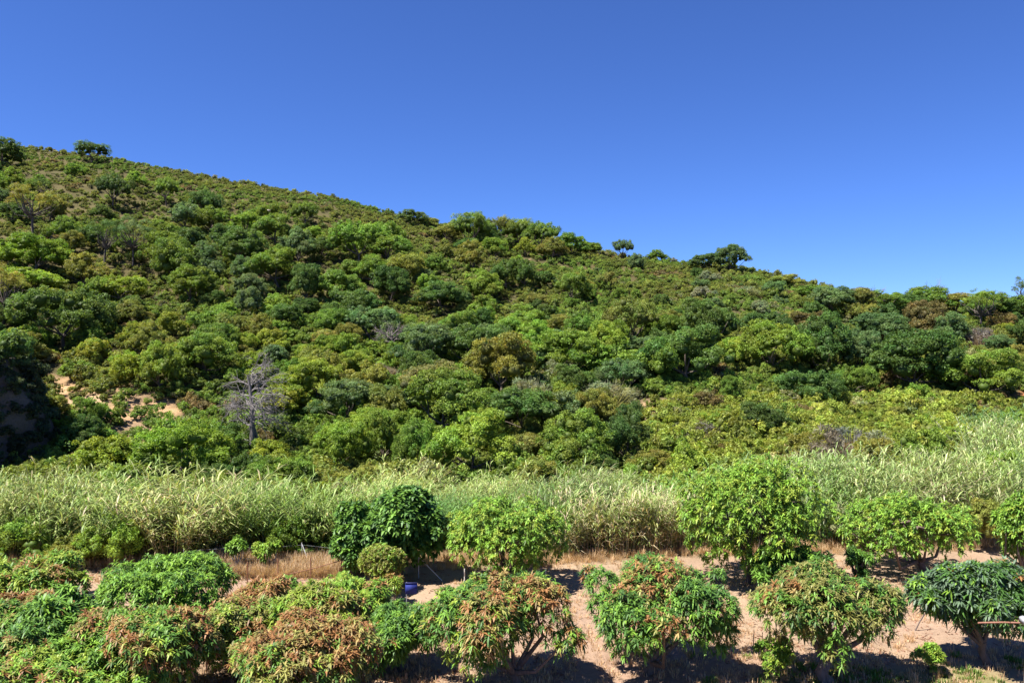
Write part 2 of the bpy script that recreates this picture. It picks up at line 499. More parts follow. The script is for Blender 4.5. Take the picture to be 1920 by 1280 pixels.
PAL = {
    'dark':   (.095, .165, .042),
    'bluish': (.130, .205, .080),
    'mid':    (.160, .255, .045),
    'fresh':  (.205, .315, .048),
    'lime':   (.235, .305, .045),
    'olive':  (.225, .245, .060),
    'rust':   (.185, .150, .060),
    'grey':   (.250, .285, .180),
    'ash':    (.210, .190, .170),
    'brown':  (.205, .200, .080),
}
HILL_KEEP = []       # (px, py base, width px) of trees already set
NAMES = {'oak': 'evergreen_tree', 'bush': 'round_bush', 'pine': 'umbrella_pine', 'loose_pine': 'pine_tree', 'grey': 'grey_shrub'}
CATS = {'oak': 'tree', 'bush': 'bush', 'pine': 'tree', 'loose_pine': 'tree', 'grey': 'shrub'}

def hill_tree(kind, px, py, wpx, hpx, col, label, group=None, var=None, zoff=0.0):
    x, y, z = ground_at(px, py)
    protos = PROTO[kind]
    crown, trunk, w0, h0 = protos[(var if var is not None else random.randrange(len(protos))) % len(protos)]
    w = wpx / F * y; h = hpx / F * y
    sx = 1.14 * w / w0; sz = 1.06 * h / h0
    o = thing(NAMES[kind], label, CATS[kind], (x, y, z - .1 * sz + zoff), group) if trunk else \
        tag(link(NAMES[kind], crown, None, (x, y, z - .1 * sz + zoff)), label, CATS[kind], group)
    o.rotation_euler = (0, 0, random.uniform(0, 6.28))
    o.scale = (sx, sx, sz)
    c = np.array(PAL[col]) * random.uniform(.88, 1.14) * np.array([random.uniform(.92, 1.1), 1, random.uniform(.9, 1.1)])
    if trunk:
        cr = link('crown', crown, o); cr.color = (*c, 1)
        link('trunk', trunk, o)
    else:
        o.color = (*c, 1)
    HILL_KEEP.append((px, py, wpx, hpx))
    return o

# trees one can point to: kind, px, base py, width, height, colour, label
NAMED = [
    ('pine', 172, 305, 64, 36, 'dark', 'lone umbrella pine standing on the bare ridge line'),
    ('oak', 8, 312, 74, 52, 'dark', 'dark tree at the high left end of the ridge'),
    ('oak', 770, 422, 62, 30, 'bluish', 'low dark dome tree in the dip of the ridge'),
    ('bush', 728, 408, 26, 14, 'dark', 'tiny dark bush on the ridge just before its dip'),
    ('oak', 808, 426, 40, 18, 'olive', 'small olive bush-like tree right of the dome tree in the ridge dip'),
    ('pine', 885, 470, 80, 68, 'mid', 'broad green pine at the left side of the wooded knoll'),
    ('oak', 880, 482, 62, 36, 'dark', 'dark low tree at the foot of the broad knoll pine'),
    ('pine', 932, 466, 66, 58, 'olive', 'olive pine in the middle of the wooded knoll'),
    ('pine', 972, 470, 66, 58, 'mid', 'green pine right of the olive pine on the knoll'),
    ('pine', 1014, 476, 66, 58, 'mid', 'green pine at the right shoulder of the wooded knoll'),
    ('oak', 930, 486, 60, 40, 'fresh', 'pale green tree just above the tan clearing below the knoll'),
    ('oak', 985, 482, 40, 36, 'lime', 'yellow-green small tree above the right end of the tan clearing'),
    ('oak', 1067, 484, 70, 50, 'mid', 'wide round tree on the skyline right of the knoll'),
    ('oak', 838, 452, 54, 34, 'olive', 'olive tree between the ridge dip and the broad knoll pine'),
    ('oak', 915, 470, 64, 46, 'dark', 'dark tree filling the gap under the middle of the knoll'),
    ('oak', 1035, 486, 60, 40, 'olive', 'olive tree under the right shoulder of the knoll'),
    ('oak', 1105, 478, 50, 26, 'mid', 'low green tree right against the wide round skyline tree'),
    ('bush', 1120, 462, 16, 16, 'dark', 'very small dark bush alone on the skyline right of the round tree'),
    ('pine', 1168, 487, 38, 36, 'bluish', 'small skyline pine with a visible leaning stem'),
    ('oak', 1232, 486, 38, 22, 'mid', 'flat green tree on the skyline right of the leaning pine'),
    ('oak', 1372, 510, 66, 54, 'bluish', 'dark spiky-topped tree highest on the right skyline'),
    ('oak', 1325, 506, 66, 32, 'bluish', 'dark spreading shrub tree left of the spiky skyline tree'),
    ('oak', 1475, 540, 66, 26, 'olive', 'low olive thicket tree on the skyline right of the spiky tree'),
    ('oak', 1640, 588, 90, 44, 'mid', 'wide low tree on the skyline behind the small bare twigs'),
    ('oak', 1790, 594, 90, 44, 'olive', 'wide low olive tree on the skyline left of the slim trunked pine'),
    ('oak', 1705, 598, 90, 46, 'dark', 'dark low tree on the skyline between the small bare twigs and the big bare tree'),
    ('oak', 1862, 604, 100, 54, 'dark', 'dark low tree on the skyline right under the slim trunked pine'),
    ('oak', 1922, 604, 90, 52, 'mid', 'green low tree on the skyline cut by the right edge'),
    ('oak', 1530, 566, 80, 34, 'mid', 'low green tree on the skyline left of the grey-green broad tree'),
    ('bush', 40, 1062, 130, 92, 'mid', 'green bush at the foot of the reeds behind the far left mango'),
    ('bush', 135, 1066, 100, 62, 'olive', 'olive bush at the foot of the reeds left of the fountain-shaped clump'),
    ('bush', 388, 1046, 84, 44, 'bluish', 'bluish bush at the right foot of the fountain-shaped reed clump'),
    ('bush', 590, 1046, 90, 44, 'mid', 'green bush at the foot of the reeds left of the dark glossy trees'),
    ('bush', 1510, 905, 120, 92, 'olive', 'olive bush rising from the reeds behind the largest dome tree'),
    ('bush', 1880, 960, 90, 120, 'fresh', 'tall feathery green bush in the reeds near the right edge'),
    ('bush', 1770, 852, 130, 56, 'fresh', 'broad green bush in the upper reeds on the right bank'),
    ('bush', 1880, 822, 130, 60, 'mid', 'green bush at the top of the reeds near the right edge'),
    ('bush', 240, 985, 100, 84, 'fresh', 'fresh green bush in the reeds behind the fountain-shaped clump'),
    ('bush', 480, 975, 96, 78, 'mid', 'green bush in the middle of the left reed belt'),
    ('bush', 1010, 938, 100, 84, 'olive', 'olive bush in the reeds behind the yellow-green bushy tree'),
    ('bush', 1300, 915, 110, 92, 'fresh', 'fresh green bush in the reeds left of the largest dome tree'),
    ('bush', 1640, 950, 110, 128, 'olive', 'tall olive bush in the reeds left of the wide light green tree'),
    ('bush', 1720, 905, 120, 100, 'mid', 'green bush in the reeds behind the wide light green tree'),
    ('grey', 1590, 880, 100, 84, 'ash', 'ash grey dry thicket at the back of the reeds on the right bank'),
    ('grey', 1160, 985, 80, 60, 'grey', 'pale grey dry shrub in the reeds at centre right'),
    ('bush', 205, 1064, 120, 100, 'fresh', 'tall fresh green bush standing before the reeds left of the fountain-shaped clump'),
    ('bush', 545, 1048, 96, 84, 'mid', 'tall green bush in the reeds behind the young tree pair'),
    ('bush', 1050, 1040, 70, 90, 'mid', 'green bush in the reeds just right of the yellow-green bushy tree'),
    ('bush', 1600, 1032, 84, 96, 'grey', 'pale grey-green bush in the reeds between the dome tree and the wide tree'),
    ('bush', 1850, 1034, 96, 104, 'olive', 'olive bush in the reeds right of the wide light green tree'),
    ('oak', 1230, 905, 90, 60, 'olive', 'olive thicket tree at the back of the reeds right of centre'),
    ('oak', 1565, 590, 96, 56, 'bluish', 'grey-green broad tree on the skyline right of the long bare crest'),
    ('oak', 1606, 592, 70, 52, 'olive', 'olive brown tree between the grey-green broad tree and the bare twigs'),
    ('oak', 1680, 590, 56, 40, 'mid', 'small green tree on the skyline behind the bare twigs'),
    ('oak', 1738, 592, 90, 54, 'mid', 'green flat-topped tree under the bare twiggy skyline tree'),
    ('loose_pine', 1838, 622, 86, 82, 'mid', 'green pine with a pale slim trunk near the right end of the skyline'),
    ('oak', 1880, 600, 60, 46, 'olive', 'olive tree right of the slim trunked pine'),
    ('loose_pine', 1915, 565, 34, 62, 'bluish', 'dark pine cut by the right edge above the skyline'),
    ('loose_pine', 62, 448, 96, 108, 'olive', 'tall open pine with dark stem high on the left slope'),
    ('loose_pine', 6, 622, 84, 128, 'olive', 'pine with bare thin stem at the left edge of the slope'),
    ('pine', 212, 392, 66, 62, 'dark', 'dark crowned pine on the upper left slope'),
    ('oak', 60, 512, 130, 78, 'fresh', 'broad round tree throwing a dark shadow on the left slope'),
    ('oak', 62, 560, 124, 60, 'lime', 'bright yellow-green tree at the left edge below the round tree'),
    ('oak', 120, 650, 150, 118, 'dark', 'big dark tree above the tan soil on the left'),
    ('oak', 300, 738, 84, 92, 'fresh', 'bright green tree with a dark stem above the bare scree'),
    ('pine', 312, 386, 50, 50, 'mid', 'green umbrella pine left of the darkest pine on the upper slope'),
    ('pine', 384, 416, 62, 54, 'dark', 'darkest umbrella pine on the upper left slope'),
    ('pine', 572, 426, 50, 44, 'mid', 'single small umbrella pine on the open upper heath'),
    ('oak', 255, 352, 40, 30, 'fresh', 'small bright tree on the upper slope near the ridge pine'),
    ('oak', 255, 655, 60, 50, 'lime', 'yellow-green round tree left above the scree tree'),
    ('oak', 465, 600, 60, 60, 'bluish', 'bluish round tree in mid slope above the dead tree'),
    ('oak', 572, 570, 66, 80, 'dark', 'tall dark tree in the hollow of the mid slope'),
    ('oak', 830, 584, 108, 54, 'dark', 'wide dark green thicket tree in the middle of the slope'),
    ('oak', 810, 648, 92, 46, 'bluish', 'dark flat tree below the wide dark thicket tree'),
    ('oak', 985, 650, 118, 66, 'mid', 'domed green tree at the centre of the slope'),
    ('oak', 1075, 705, 140, 86, 'mid', 'broad green oak left of the dark oak pair on the mid slope'),
    ('oak', 1290, 725, 150, 112, 'dark', 'large dark oak at the left end of the oak row'),
    ('oak', 1170, 742, 96, 76, 'bluish', 'grey-green oak in front of the large dark oak'),
    ('oak', 1450, 706, 140, 104, 'mid', 'full green oak second in the oak row'),
    ('oak', 1545, 706, 120, 114, 'dark', 'dark green oak third in the oak row'),
    ('oak', 1610, 700, 90, 86, 'bluish', 'grey-green oak just left of the biggest dark oak'),
    ('oak', 1715, 736, 172, 124, 'dark', 'biggest dark oak at the right of the slope'),
    ('oak', 1845, 757, 146, 100, 'mid', 'wide low oak right of the biggest dark oak'),
    ('oak', 1520, 767, 104, 78, 'dark', 'dark oak standing forward at the edge of the yellow-green field'),
    ('oak', 1600, 752, 72, 74, 'mid', 'green oak right against the forward dark oak'),
    ('oak', 1370, 760, 42, 54, 'mid', 'small upright round tree alone at the top of the field'),
    ('oak', 1645, 648, 120, 66, 'bluish', 'grey-green tree behind the biggest dark oak'),
    ('oak', 1438, 642, 76, 62, 'dark', 'dark round tree on the slope behind the oak row'),
    ('oak', 340, 912, 168, 132, 'fresh', 'big bright green tree left of the dead tree'),
    ('oak', 525, 932, 110, 84, 'mid', 'round green tree in front of the dead tree'),
    ('oak', 408, 925, 84, 60, 'dark', 'dark low tree between the bright green tree and the round green tree'),
    ('oak', 640, 890, 116, 116, 'fresh', 'light green tree right of the black hollow'),
    ('oak', 712, 880, 90, 110, 'mid', 'mid green tree second right of the black hollow'),
    ('oak', 785, 905, 92, 130, 'mid', 'tall green tree over a dark gap behind the reeds'),
    ('oak', 892, 905, 166, 132, 'fresh', 'broad light green tree in the centre behind the reeds'),
    ('oak', 985, 885, 86, 70, 'olive', 'low domed olive tree right of the broad centre tree'),
    ('oak', 1085, 895, 150, 120, 'mid', 'wide green tree right of centre above the reeds'),
    ('oak', 1180, 880, 100, 120, 'dark', 'dark tree at the right end of the wood behind the reeds'),
    ('oak', 1130, 905, 76, 60, 'dark', 'low dark bush-like tree in the gap under the wide green tree'),
    ('oak', 1425, 832, 106, 76, 'dark', 'dark round bush tree in the yellow-green field'),
    ('grey', 995, 780, 78, 76, 'grey', 'grey-green upright shrub beside a bright round bush'),
    ('grey', 1140, 778, 104, 68, 'grey', 'pale grey-olive domed shrub at the foot of the oaks'),
    ('grey', 1058, 712, 60, 42, 'grey', 'pale grey shrub uphill of the grey-green upright shrub'),
    ('pine', 820, 768, 150, 84, 'brown', 'brownish pine crown with rust tips in mid slope'),
    ('grey', 722, 722, 64, 38, 'ash', 'ash grey shrub left of the brownish pine'),
    ('bush', 1055, 780, 66, 64, 'lime', 'bright green round bush right of the grey-green upright shrub'),
    ('bush', 1725, 765, 50, 46, 'fresh', 'bright pointed bush under the biggest dark oak'),
    ('bush', 190, 900, 130, 80, 'lime', 'bright creeper-covered bush right of the shaded bluff'),
    ('bush', 215, 880, 130, 56, 'lime', 'yellow-green bush just below the bare scree'),
    ('bush', 185, 945, 110, 60, 'fresh', 'bright leafy bush at the foot of the shaded bluff'),
    ('bush', 245, 935, 100, 66, 'fresh', 'bright leafy bush left below the big bright green tree'),
    ('oak', 165, 812, 74, 66, 'mid', 'green tree on the slope just right of the shaded bluff'),
    ('bush', 100, 790, 70, 50, 'olive', 'olive bush on the slope over the top of the shaded bluff'),
    ('bush', 82, 650, 34, 34, 'fresh', 'small bright bush by the orange soil on the left'),
    ('grey', 1560, 915, 96, 112, 'ash', 'tall ash grey dry shrub right of the big orchard tree'),
    ('grey', 1630, 880, 90, 70, 'grey', 'grey-green dry shrub among the reeds on the right bank'),
    ('grey', 1320, 840, 80, 44, 'ash', 'ash brown dry shrub left of the dark bush in the field'),
    ('grey', 1400, 560, 44, 26, 'grey', 'silvery shrub high on the right heath'),
    ('bush', 1890, 640, 50, 34, 'lime', 'yellow-green bush beside the orange soil at right'),
    ('grey', 1790, 640, 70, 34, 'ash', 'leafless ash grey thicket above the orange soil at right'),
    ('grey', 1895, 600, 60, 40, 'ash', 'leafless ash grey thicket at the right edge under the skyline'),
    ('grey', 1750, 620, 60, 26, 'ash', 'leafless ash grey thicket left of the slim trunked pine'),
]
for k, px, py, w, h, c, lab in NAMED:
    hill_tree(k, px, py, w, h, c, lab)

# the many that fill the slope: (zone phrase, polygon, how many, width range in metres, kinds, colours)
ZONES = [
    ('on the shoulder left of the upper heath', [(-80, 330), (230, 330), (330, 450), (300, 520), (200, 560), (-80, 560)], 26, (2.6, 5.2),
     {'oak': 5, 'bush': 3, 'loose_pine': 2}, ['dark', 'mid', 'olive', 'fresh', 'bluish']),
    ('on the left slope above the scree', [(-80, 560), (210, 560), (320, 620), (420, 700), (360, 760), (180, 720), (-80, 700)], 22, (3.0, 5.6),
     {'oak': 5, 'bush': 5}, ['dark', 'mid', 'olive', 'fresh', 'lime']),
    ('in the wooded hollow below the upper heath', [(330, 430), (520, 420), (720, 460), (760, 560), (640, 640), (420, 620), (250, 500)], 42, (3.0, 6.4),
     {'oak': 7, 'bush': 3}, ['dark', 'mid', 'bluish', 'fresh', 'mid']),
    ('on the mid slope above the dead tree', [(330, 620), (640, 640), (760, 680), (700, 760), (560, 800), (380, 720)], 30, (3.0, 5.6),
     {'oak': 5, 'bush': 5}, ['fresh', 'mid', 'lime', 'olive', 'bluish']),
    ('on the centre slope below the knoll', [(720, 470), (960, 500), (1130, 560), (1120, 640), (900, 640), (740, 570)], 36, (2.4, 5.2),
     {'oak': 4, 'bush': 6}, ['mid', 'dark', 'olive', 'bluish', 'fresh']),
    ('in the wood across the centre of the slope', [(680, 640), (1000, 630), (1250, 620), (1400, 700), (1200, 790), (900, 860), (640, 840), (620, 740)], 56, (3.2, 6.8),
     {'oak': 7, 'bush': 3}, ['mid', 'dark', 'bluish', 'fresh', 'olive']),
    ('on the open heath below the right skyline', [(1100, 500), (1400, 530), (1560, 610), (1420, 640), (1200, 620), (1100, 560)], 30, (1.4, 3.2),
     {'oak': 3, 'bush': 7}, ['mid', 'dark', 'olive', 'bluish', 'grey']),
    ('on the right slope between skyline and oak row', [(1420, 600), (1560, 600), (1980, 610), (1980, 700), (1600, 640), (1420, 660)], 26, (2.6, 5.4),
     {'oak': 5, 'bush': 4, 'grey': 1}, ['dark', 'olive', 'rust', 'bluish', 'mid']),
    ('in the yellow-green field', [(1190, 770), (1500, 780), (1980, 770), (1980, 800), (1700, 830), (1480, 860), (1250, 880), (1200, 840)], 34, (1.2, 2.8),
     {'bush': 10}, ['lime', 'olive', 'lime', 'fresh', 'rust']),
    ('at the foot of the hill behind the left reeds', [(130, 820), (330, 830), (560, 900), (600, 940), (150, 945)], 12, (2.2, 4.2),
     {'oak': 4, 'bush': 6}, ['fresh', 'mid', 'dark', 'lime']),
    ('on the heath just under the ridge', [(60, 310), (300, 340), (640, 395), (760, 430), (700, 450), (480, 410), (250, 350)], 22, (1.0, 2.2),
     {'bush': 10}, ['olive', 'dark', 'mid', 'olive']),
    ('on the slope beside the bare scree', [(60, 780), (170, 800), (300, 850), (360, 830), (350, 870), (160, 870)], 6, (1.2, 2.4),
     {'bush': 8, 'grey': 2}, ['olive', 'mid', 'fresh']),
]
WORDS = {'dark': 'dark green', 'mid': 'mid green', 'bluish': 'bluish green', 'fresh': 'fresh green', 'lime': 'yellow-green', 'olive': 'olive', 'rust': 'rusty brown', 'grey': 'grey-green'}
KW = {'oak': 'tree', 'bush': 'bush', 'loose_pine': 'open pine', 'grey': 'dry shrub'}
MARKS = [(172, 290, 'lone ridge pine'), (770, 410, 'ridge dip dome tree'), (885, 440, 'broad knoll pine'), (1067, 460, 'wide round skyline tree'), (1168, 460, 'leaning skyline pine'),
         (1372, 485, 'spiky skyline tree'), (62, 395, 'tall open pine'), (60, 475, 'broad round tree'), (120, 600, 'big dark left tree'), (300, 695, 'bright scree tree'),
         (384, 390, 'darkest umbrella pine'), (572, 405, 'lone heath pine'), (830, 560, 'wide dark thicket tree'), (985, 620, 'domed slope tree'), (1290, 670, 'large dark oak'),
         (1715, 675, 'biggest dark oak'), (1450, 655, 'second oak of the row'), (1370, 735, 'small upright tree'), (470, 770, 'dead tree'), (340, 850, 'big bright green tree'),
         (892, 840, 'broad centre tree'), (1085, 840, 'wide tree over the reeds'), (820, 730, 'brownish pine'), (995, 740, 'grey-green upright shrub'), (1425, 795, 'dark field bush'),
         (1838, 580, 'slim trunked pine'), (265, 775, 'bare scree'), (945, 488, 'tan clearing'), (1140, 745, 'pale domed shrub'), (1565, 560, 'grey-green skyline tree'),
         (572, 530, 'tall hollow tree'), (465, 570, 'bluish mid-slope tree'), (1600, 715, 'forward dark oak'), (1890, 640, 'orange soil')]
USED = {}
def mark_label(kind, c, px, pm, wpx):
    m = min(MARKS, key=lambda q: (q[0] - px) ** 2 + ((q[1] - pm) * 1.3) ** 2)
    dx, dy = px - m[0], m[1] - pm
    r = math.hypot(dx, dy)
    v = 'above' if dy > .4 * r else 'below' if dy < -.4 * r else ''
    h = 'right' if dx > .4 * r else 'left' if dx < -.4 * r else ''
    rel = {('above', ''): 'straight above', ('below', ''): 'straight below', ('', 'left'): 'left of', ('', 'right'): 'right of'}.get((v, h), f'{v} and {h} of')
    far = 'close ' if r < 60 else '' if r < 125 else 'well '
    if rel.startswith('straight'): far = {'close ': 'just ', '': '', 'well ': 'well '}[far]; rel = rel[9:]
    size = 'small ' if wpx < 50 else 'large ' if wpx > 88 else ''
    return f"{size}{WORDS.get(c, 'ash grey')} {KW[kind]} {far}{rel} the {m[2]}"
SPOTS = list(HILL_KEEP)
for zone, poly, n, (w0, w1), kinds, cols in ZONES:
    P = np.array(poly); lo, hi = P.min(0), P.max(0)
    placed = tries = 0
    while placed < n and tries < 4000:
        tries += 1
        px, py = random.uniform(lo[0], hi[0]), random.uniform(lo[1], hi[1])
        if not inpoly(np.array([px]), np.array([py]), poly)[0]: continue
        if any(inpoly(np.array([px]), np.array([py - q]), s)[0] for s in SCREE + TAN for q in (4, 25, 48)): continue
        x, y, z = ground_at(px, py)
        kind = random.choices(list(kinds), list(kinds.values()))[0]
        w = random.uniform(w0, w1) * (1 if kind != 'bush' else .75)
        wpx = w * F / y
        if any(abs(px - q[0]) < (wpx + q[2]) * .27 and abs(py - q[1]) < (wpx + q[2]) * .13 for q in SPOTS): continue
        hpx = wpx * (random.uniform(.62, .95) if kind != 'loose_pine' else 1.25)
        c = random.choice(cols) if kind != 'grey' else 'ash'
        lab = mark_label(kind, c, px, py - hpx / 2, wpx)
        o = hill_tree(kind, px, py, wpx, hpx, c, lab, group=f"{KW[kind]}s {zone}")
        USED.setdefault(lab, []).append(o)
        SPOTS.append((px, py, wpx, hpx)); placed += 1

for lab, os_ in USED.items():       # look-alikes side by side share label and group
    if len(os_) > 1:
        os_.sort(key=lambda o: o.location.x / o.location.y)
        names = ['left one', 'right one'] if len(os_) == 2 else ['left one', 'middle one', 'right one'] if len(os_) == 3 else ['first from left', 'second from left', 'third from left', 'fourth from left', 'fifth from left', 'sixth from left', 'seventh from left'][:len(os_)]
        for o, nm in zip(os_, names): o['label'] = f'{lab}, {nm}'

# ------------------------------------------------------------------ scattered stuff with geometry nodes
def scatter(name, pts, scl, rot, idx, tint, meshes, label=None, kind='stuff'):
    pts = np.asarray(pts, np.float32); n = len(pts)
    me = bpy.data.meshes.new(name)
    me.vertices.add(n); me.vertices.foreach_set('co', pts.ravel())
    def attr(nm, typ, key, arr, dt=np.float32):
        a = me.attributes.new(nm, typ, 'POINT'); a.data.foreach_set(key, np.asarray(arr, dt).ravel())
    attr('scl', 'FLOAT_VECTOR', 'vector', scl); attr('rot', 'FLOAT_VECTOR', 'vector', rot)
    attr('idx', 'INT', 'value', idx, np.int32)
    attr('tint', 'FLOAT_COLOR', 'color', np.concatenate([np.asarray(tint, float), np.ones((n, 1))], 1))
    pc = bpy.data.collections.new(name + '_plants')
    for i, m in enumerate(meshes):
        pc.objects.link(bpy.data.objects.new(f'{name}_plant', m))
    g = bpy.data.node_groups.new(name, 'GeometryNodeTree')
    g.interface.new_socket('Geometry', in_out='INPUT', socket_type='NodeSocketGeometry')
    g.interface.new_socket('Geometry', in_out='OUTPUT', socket_type='NodeSocketGeometry')
    N, L = g.nodes, g.links
    gi = N.new('NodeGroupInput'); go = N.new('NodeGroupOutput')
    mp = N.new('GeometryNodeMeshToPoints')
    ip = N.new('GeometryNodeInstanceOnPoints'); ip.inputs['Pick Instance'].default_value = True
    ci = N.new('GeometryNodeCollectionInfo'); ci.inputs['Collection'].default_value = pc
    ci.inputs['Separate Children'].default_value = True; ci.inputs['Reset Children'].default_value = True
    def named(nm, typ):
        a = N.new('GeometryNodeInputNamedAttribute'); a.data_type = typ; a.inputs['Name'].default_value = nm
        return a.outputs['Attribute']
    er = N.new('FunctionNodeEulerToRotation')
    L.new(gi.outputs[0], mp.inputs[0]); L.new(mp.outputs[0], ip.inputs['Points'])
    L.new(ci.outputs[0], ip.inputs['Instance']); L.new(named('idx', 'INT'), ip.inputs['Instance Index'])
    L.new(named('rot', 'FLOAT_VECTOR'), er.inputs[0]); L.new(er.outputs[0], ip.inputs['Rotation'])
    L.new(named('scl', 'FLOAT_VECTOR'), ip.inputs['Scale'])
    L.new(ip.outputs[0], go.inputs[0])
    o = link(name, me)
    md = o.modifiers.new('scatter', 'NODES'); md.node_group = g
    return tag(o, label, None, None, kind)

# heath and low scrub over the hill
SCRUB = []
for s in range(6):
    rng = np.random.default_rng(400 + s)
    mb, _, _ = lobed_crown(rng, 7, .62, .62, .85,   .3, 640, .1, zlo=0, aspect=.45, jit=.8, dark=.55, sub=5)
    SCRUB.append(mb.mesh('scrub_bush', M_LEAF_I))
n = 38000
px = RNG.uniform(-280, 2200, n)
rd = np.interp(px, RX, RD); toe = np.interp(px, KX, TOE)
t = RNG.random(n) ** 1.05
d0 = np.interp(px, [-300, 150, 500, 900, 1150, 1400, 1600], [34.3, 34.6, 36, 38.5, 41, 41, 41])
d = d0 + (rd + 3 - d0) * t
x = (px - CX) / F * d; z = terrain(x, d); py = photo_py(x, d, z)
keep = ~((px < 150) & (d < 39.5))
for p in SCREE: keep &= ~(inpoly(px, py, p) & (RNG.random(n) < .8))
for p in TAN + ORANGE: keep &= ~(inpoly(px, py, p) & (RNG.random(n) < .9))
px, py, x, d, z = px[keep], py[keep], x[keep], d[keep], z[keep]; n = len(px)
nz = vnoise(x, d, 9, 21); nz2 = vnoise(x, d, 3.5, 22)
heath = np.array([.195, .230, .052]); green = np.array([.165, .250, .048]); lime = np.array([.235, .285, .055]); brown = np.array([.215, .170, .080]); pale = np.array([.24, .25, .12])
tint = heath + (green - heath) * np.clip((nz - .45) * 3, 0, 1)[:, None]
field = np.clip((py - 735) / 30, 0, 1) * np.clip((px - 1180) / 80, 0, 1)
tint = tint * (1 - field[:, None]) + lime * field[:, None]
tint = np.where((nz2 > .9)[:, None], brown, tint)
tint = np.where((RNG.random(n) < .06)[:, None], pale, tint)
tint = tint * RNG.uniform(.75, 1.3, (n, 1))
sc = RNG.uniform(.5, 1.25, n) * np.interp(d, [40, 60, 90, 150, 190], [1.15, .95, .8, .72, .68]) * (1 + .15 * field) * np.where(RNG.random(n) < .12, 1.5, 1)
scl = np.stack([sc, sc, sc * RNG.uniform(.7, 1.25, n)], 1)
rot = np.stack([RNG.normal(0, .12, n), RNG.normal(0, .12, n), RNG.uniform(0, 6.28, n)], 1)
scatter('heath_scrub', np.stack([x, d, z - .05], 1), scl, rot, RNG.integers(0, 6, n), tint, SCRUB,
        'low olive and green heath scrub covering the hillside between the trees')

# ------------------------------------------------------------------ shaded bluff at the left
def bluff():
    mb = MB()
    cxm, cym = -45.6, 49.5
    na, nr = 96, 44
    V = []; C = []
    for j in range(nr):
        s = j / (nr - 1)
        for i in range(na):
            a = i / na * 2 * math.pi
            R = 14.6 + .7 * math.sin(3 * a + 1) + .5 * math.sin(7 * a)
            top = 9.6
            if s < .72:      # steep flank
                k = s / .72
                r = R * (1 - .10 * k ** 1.4); h = top * .80 * k
            else:
                k = (s - .72) / .28
                r = R * .90 * (1 - k); h = top * (.80 + .2 * math.sin(k * math.pi / 2))
            xx, yy = cxm + r * math.cos(a), cym + r * .78 * math.sin(a)
            nn = (vnoise(xx * 1.0, yy + h * 1.3, 2.2, 31) - .5) * 1.3 + (vnoise(xx, yy + h * 1.3, .8, 32) - .5) * .5
            xx += math.cos(a) * nn; yy += math.sin(a) * nn
            V.append((xx, yy, h - .4))
            q = vnoise(xx + h, yy, 1.7, 33)
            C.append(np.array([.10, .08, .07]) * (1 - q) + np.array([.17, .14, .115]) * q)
    f = []
    for j in range(nr - 1):
        for i in range(na):
            i2 = (i + 1) % na
            f.append((j * na + i, j * na + i2, (j + 1) * na + i2, (j + 1) * na + i))
    mb.add(V, f, np.array(C))
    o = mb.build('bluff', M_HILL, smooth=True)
    tag(o, kind='structure')
    return np.array(V)
BV = bluff()
# scrub clinging to the bluff, flank shade painted into its tint
rng = np.random.default_rng(55)
sel = rng.choice(len(BV) - 96, 3000)
sel = sel[(BV[sel, 1] < 58) & (BV[sel, 0] > -52) & (BV[sel, 2] > .3)]
P = BV[sel] + rng.normal(0, .4, (len(sel), 3)) * [.4, .4, 1]; n = len(P)
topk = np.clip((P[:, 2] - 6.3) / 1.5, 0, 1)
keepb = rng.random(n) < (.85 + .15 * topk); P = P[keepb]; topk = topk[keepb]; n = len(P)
tint = (np.array([.07, .095, .05]) * (1 - topk[:, None]) + np.array([.12, .20, .055]) * topk[:, None]) * rng.uniform(.7, 1.3, (n, 1))  # tint darkened on the flank for shade, brighter on top as if lit
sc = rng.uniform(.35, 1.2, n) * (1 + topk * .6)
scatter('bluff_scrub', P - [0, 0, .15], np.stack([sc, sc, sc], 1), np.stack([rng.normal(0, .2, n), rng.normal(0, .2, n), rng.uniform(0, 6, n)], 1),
        rng.integers(0, 6, n), tint, SCRUB, 'scrub with painted-in shade clinging to the shaded bluff at the left')

for (bx, by, bz, w, c, lab) in ((-33.4, 47.5, 7.6, 4.4, 'mid', 'leafy tree on the rim of the shaded bluff at the left edge'), (-36.3, 45.0, 8.0, 4.6, 'dark', 'dark tree on top of the bluff cut by the left edge'),
                              (-34.6, 51.5, 7.8, 4.0, 'dark', 'dark tree behind the leafy tree on the bluff rim')):
    crown, trunk, w0, h0 = PROTO['oak'][int(abs(bx)) % 5]
    o = thing('evergreen_tree', lab, 'tree', (bx, by, bz)); o.scale = (w / w0, w / w0, .8 * w / w0); o.rotation_euler = (0, 0, bx)
    cr = link('crown', crown, o); cr.color = (*PAL[c], 1); link('trunk', trunk, o)

# ------------------------------------------------------------------ dead trees
def twig_tree(mb, rng, p, d, length, r, depth, col, spread=.6, gravity=.0):
    n = 4
    pts = [p]; dd = d.copy()
    for i in range(n):
        dd = nrm(dd + rng.normal(0, .14, 3) + np.array([0, 0, gravity]))
        pts.append(pts[-1] + dd * length / n)
    tube(mb, pts, np.linspace(r, r * .45, n + 1), col * rng.uniform(.8, 1.2), 5 if r > .02 else 3)
    if depth == 0: return
    kids = rng.integers(3, 6) if depth > 1 else rng.integers(4, 7)
    for k in range(kids):
        t = rng.uniform(.35, 1.0)
        i = min(int(t * n), n - 1)
        q = pts[i] + (pts[i + 1] - pts[i]) * (t * n - i)
        nd = nrm(dd + rng.normal(0, spread, 3))
        twig_tree(mb, rng, q, nd, length * rng.uniform(.5, .75), r * .5, depth - 1, col, spread, gravity)

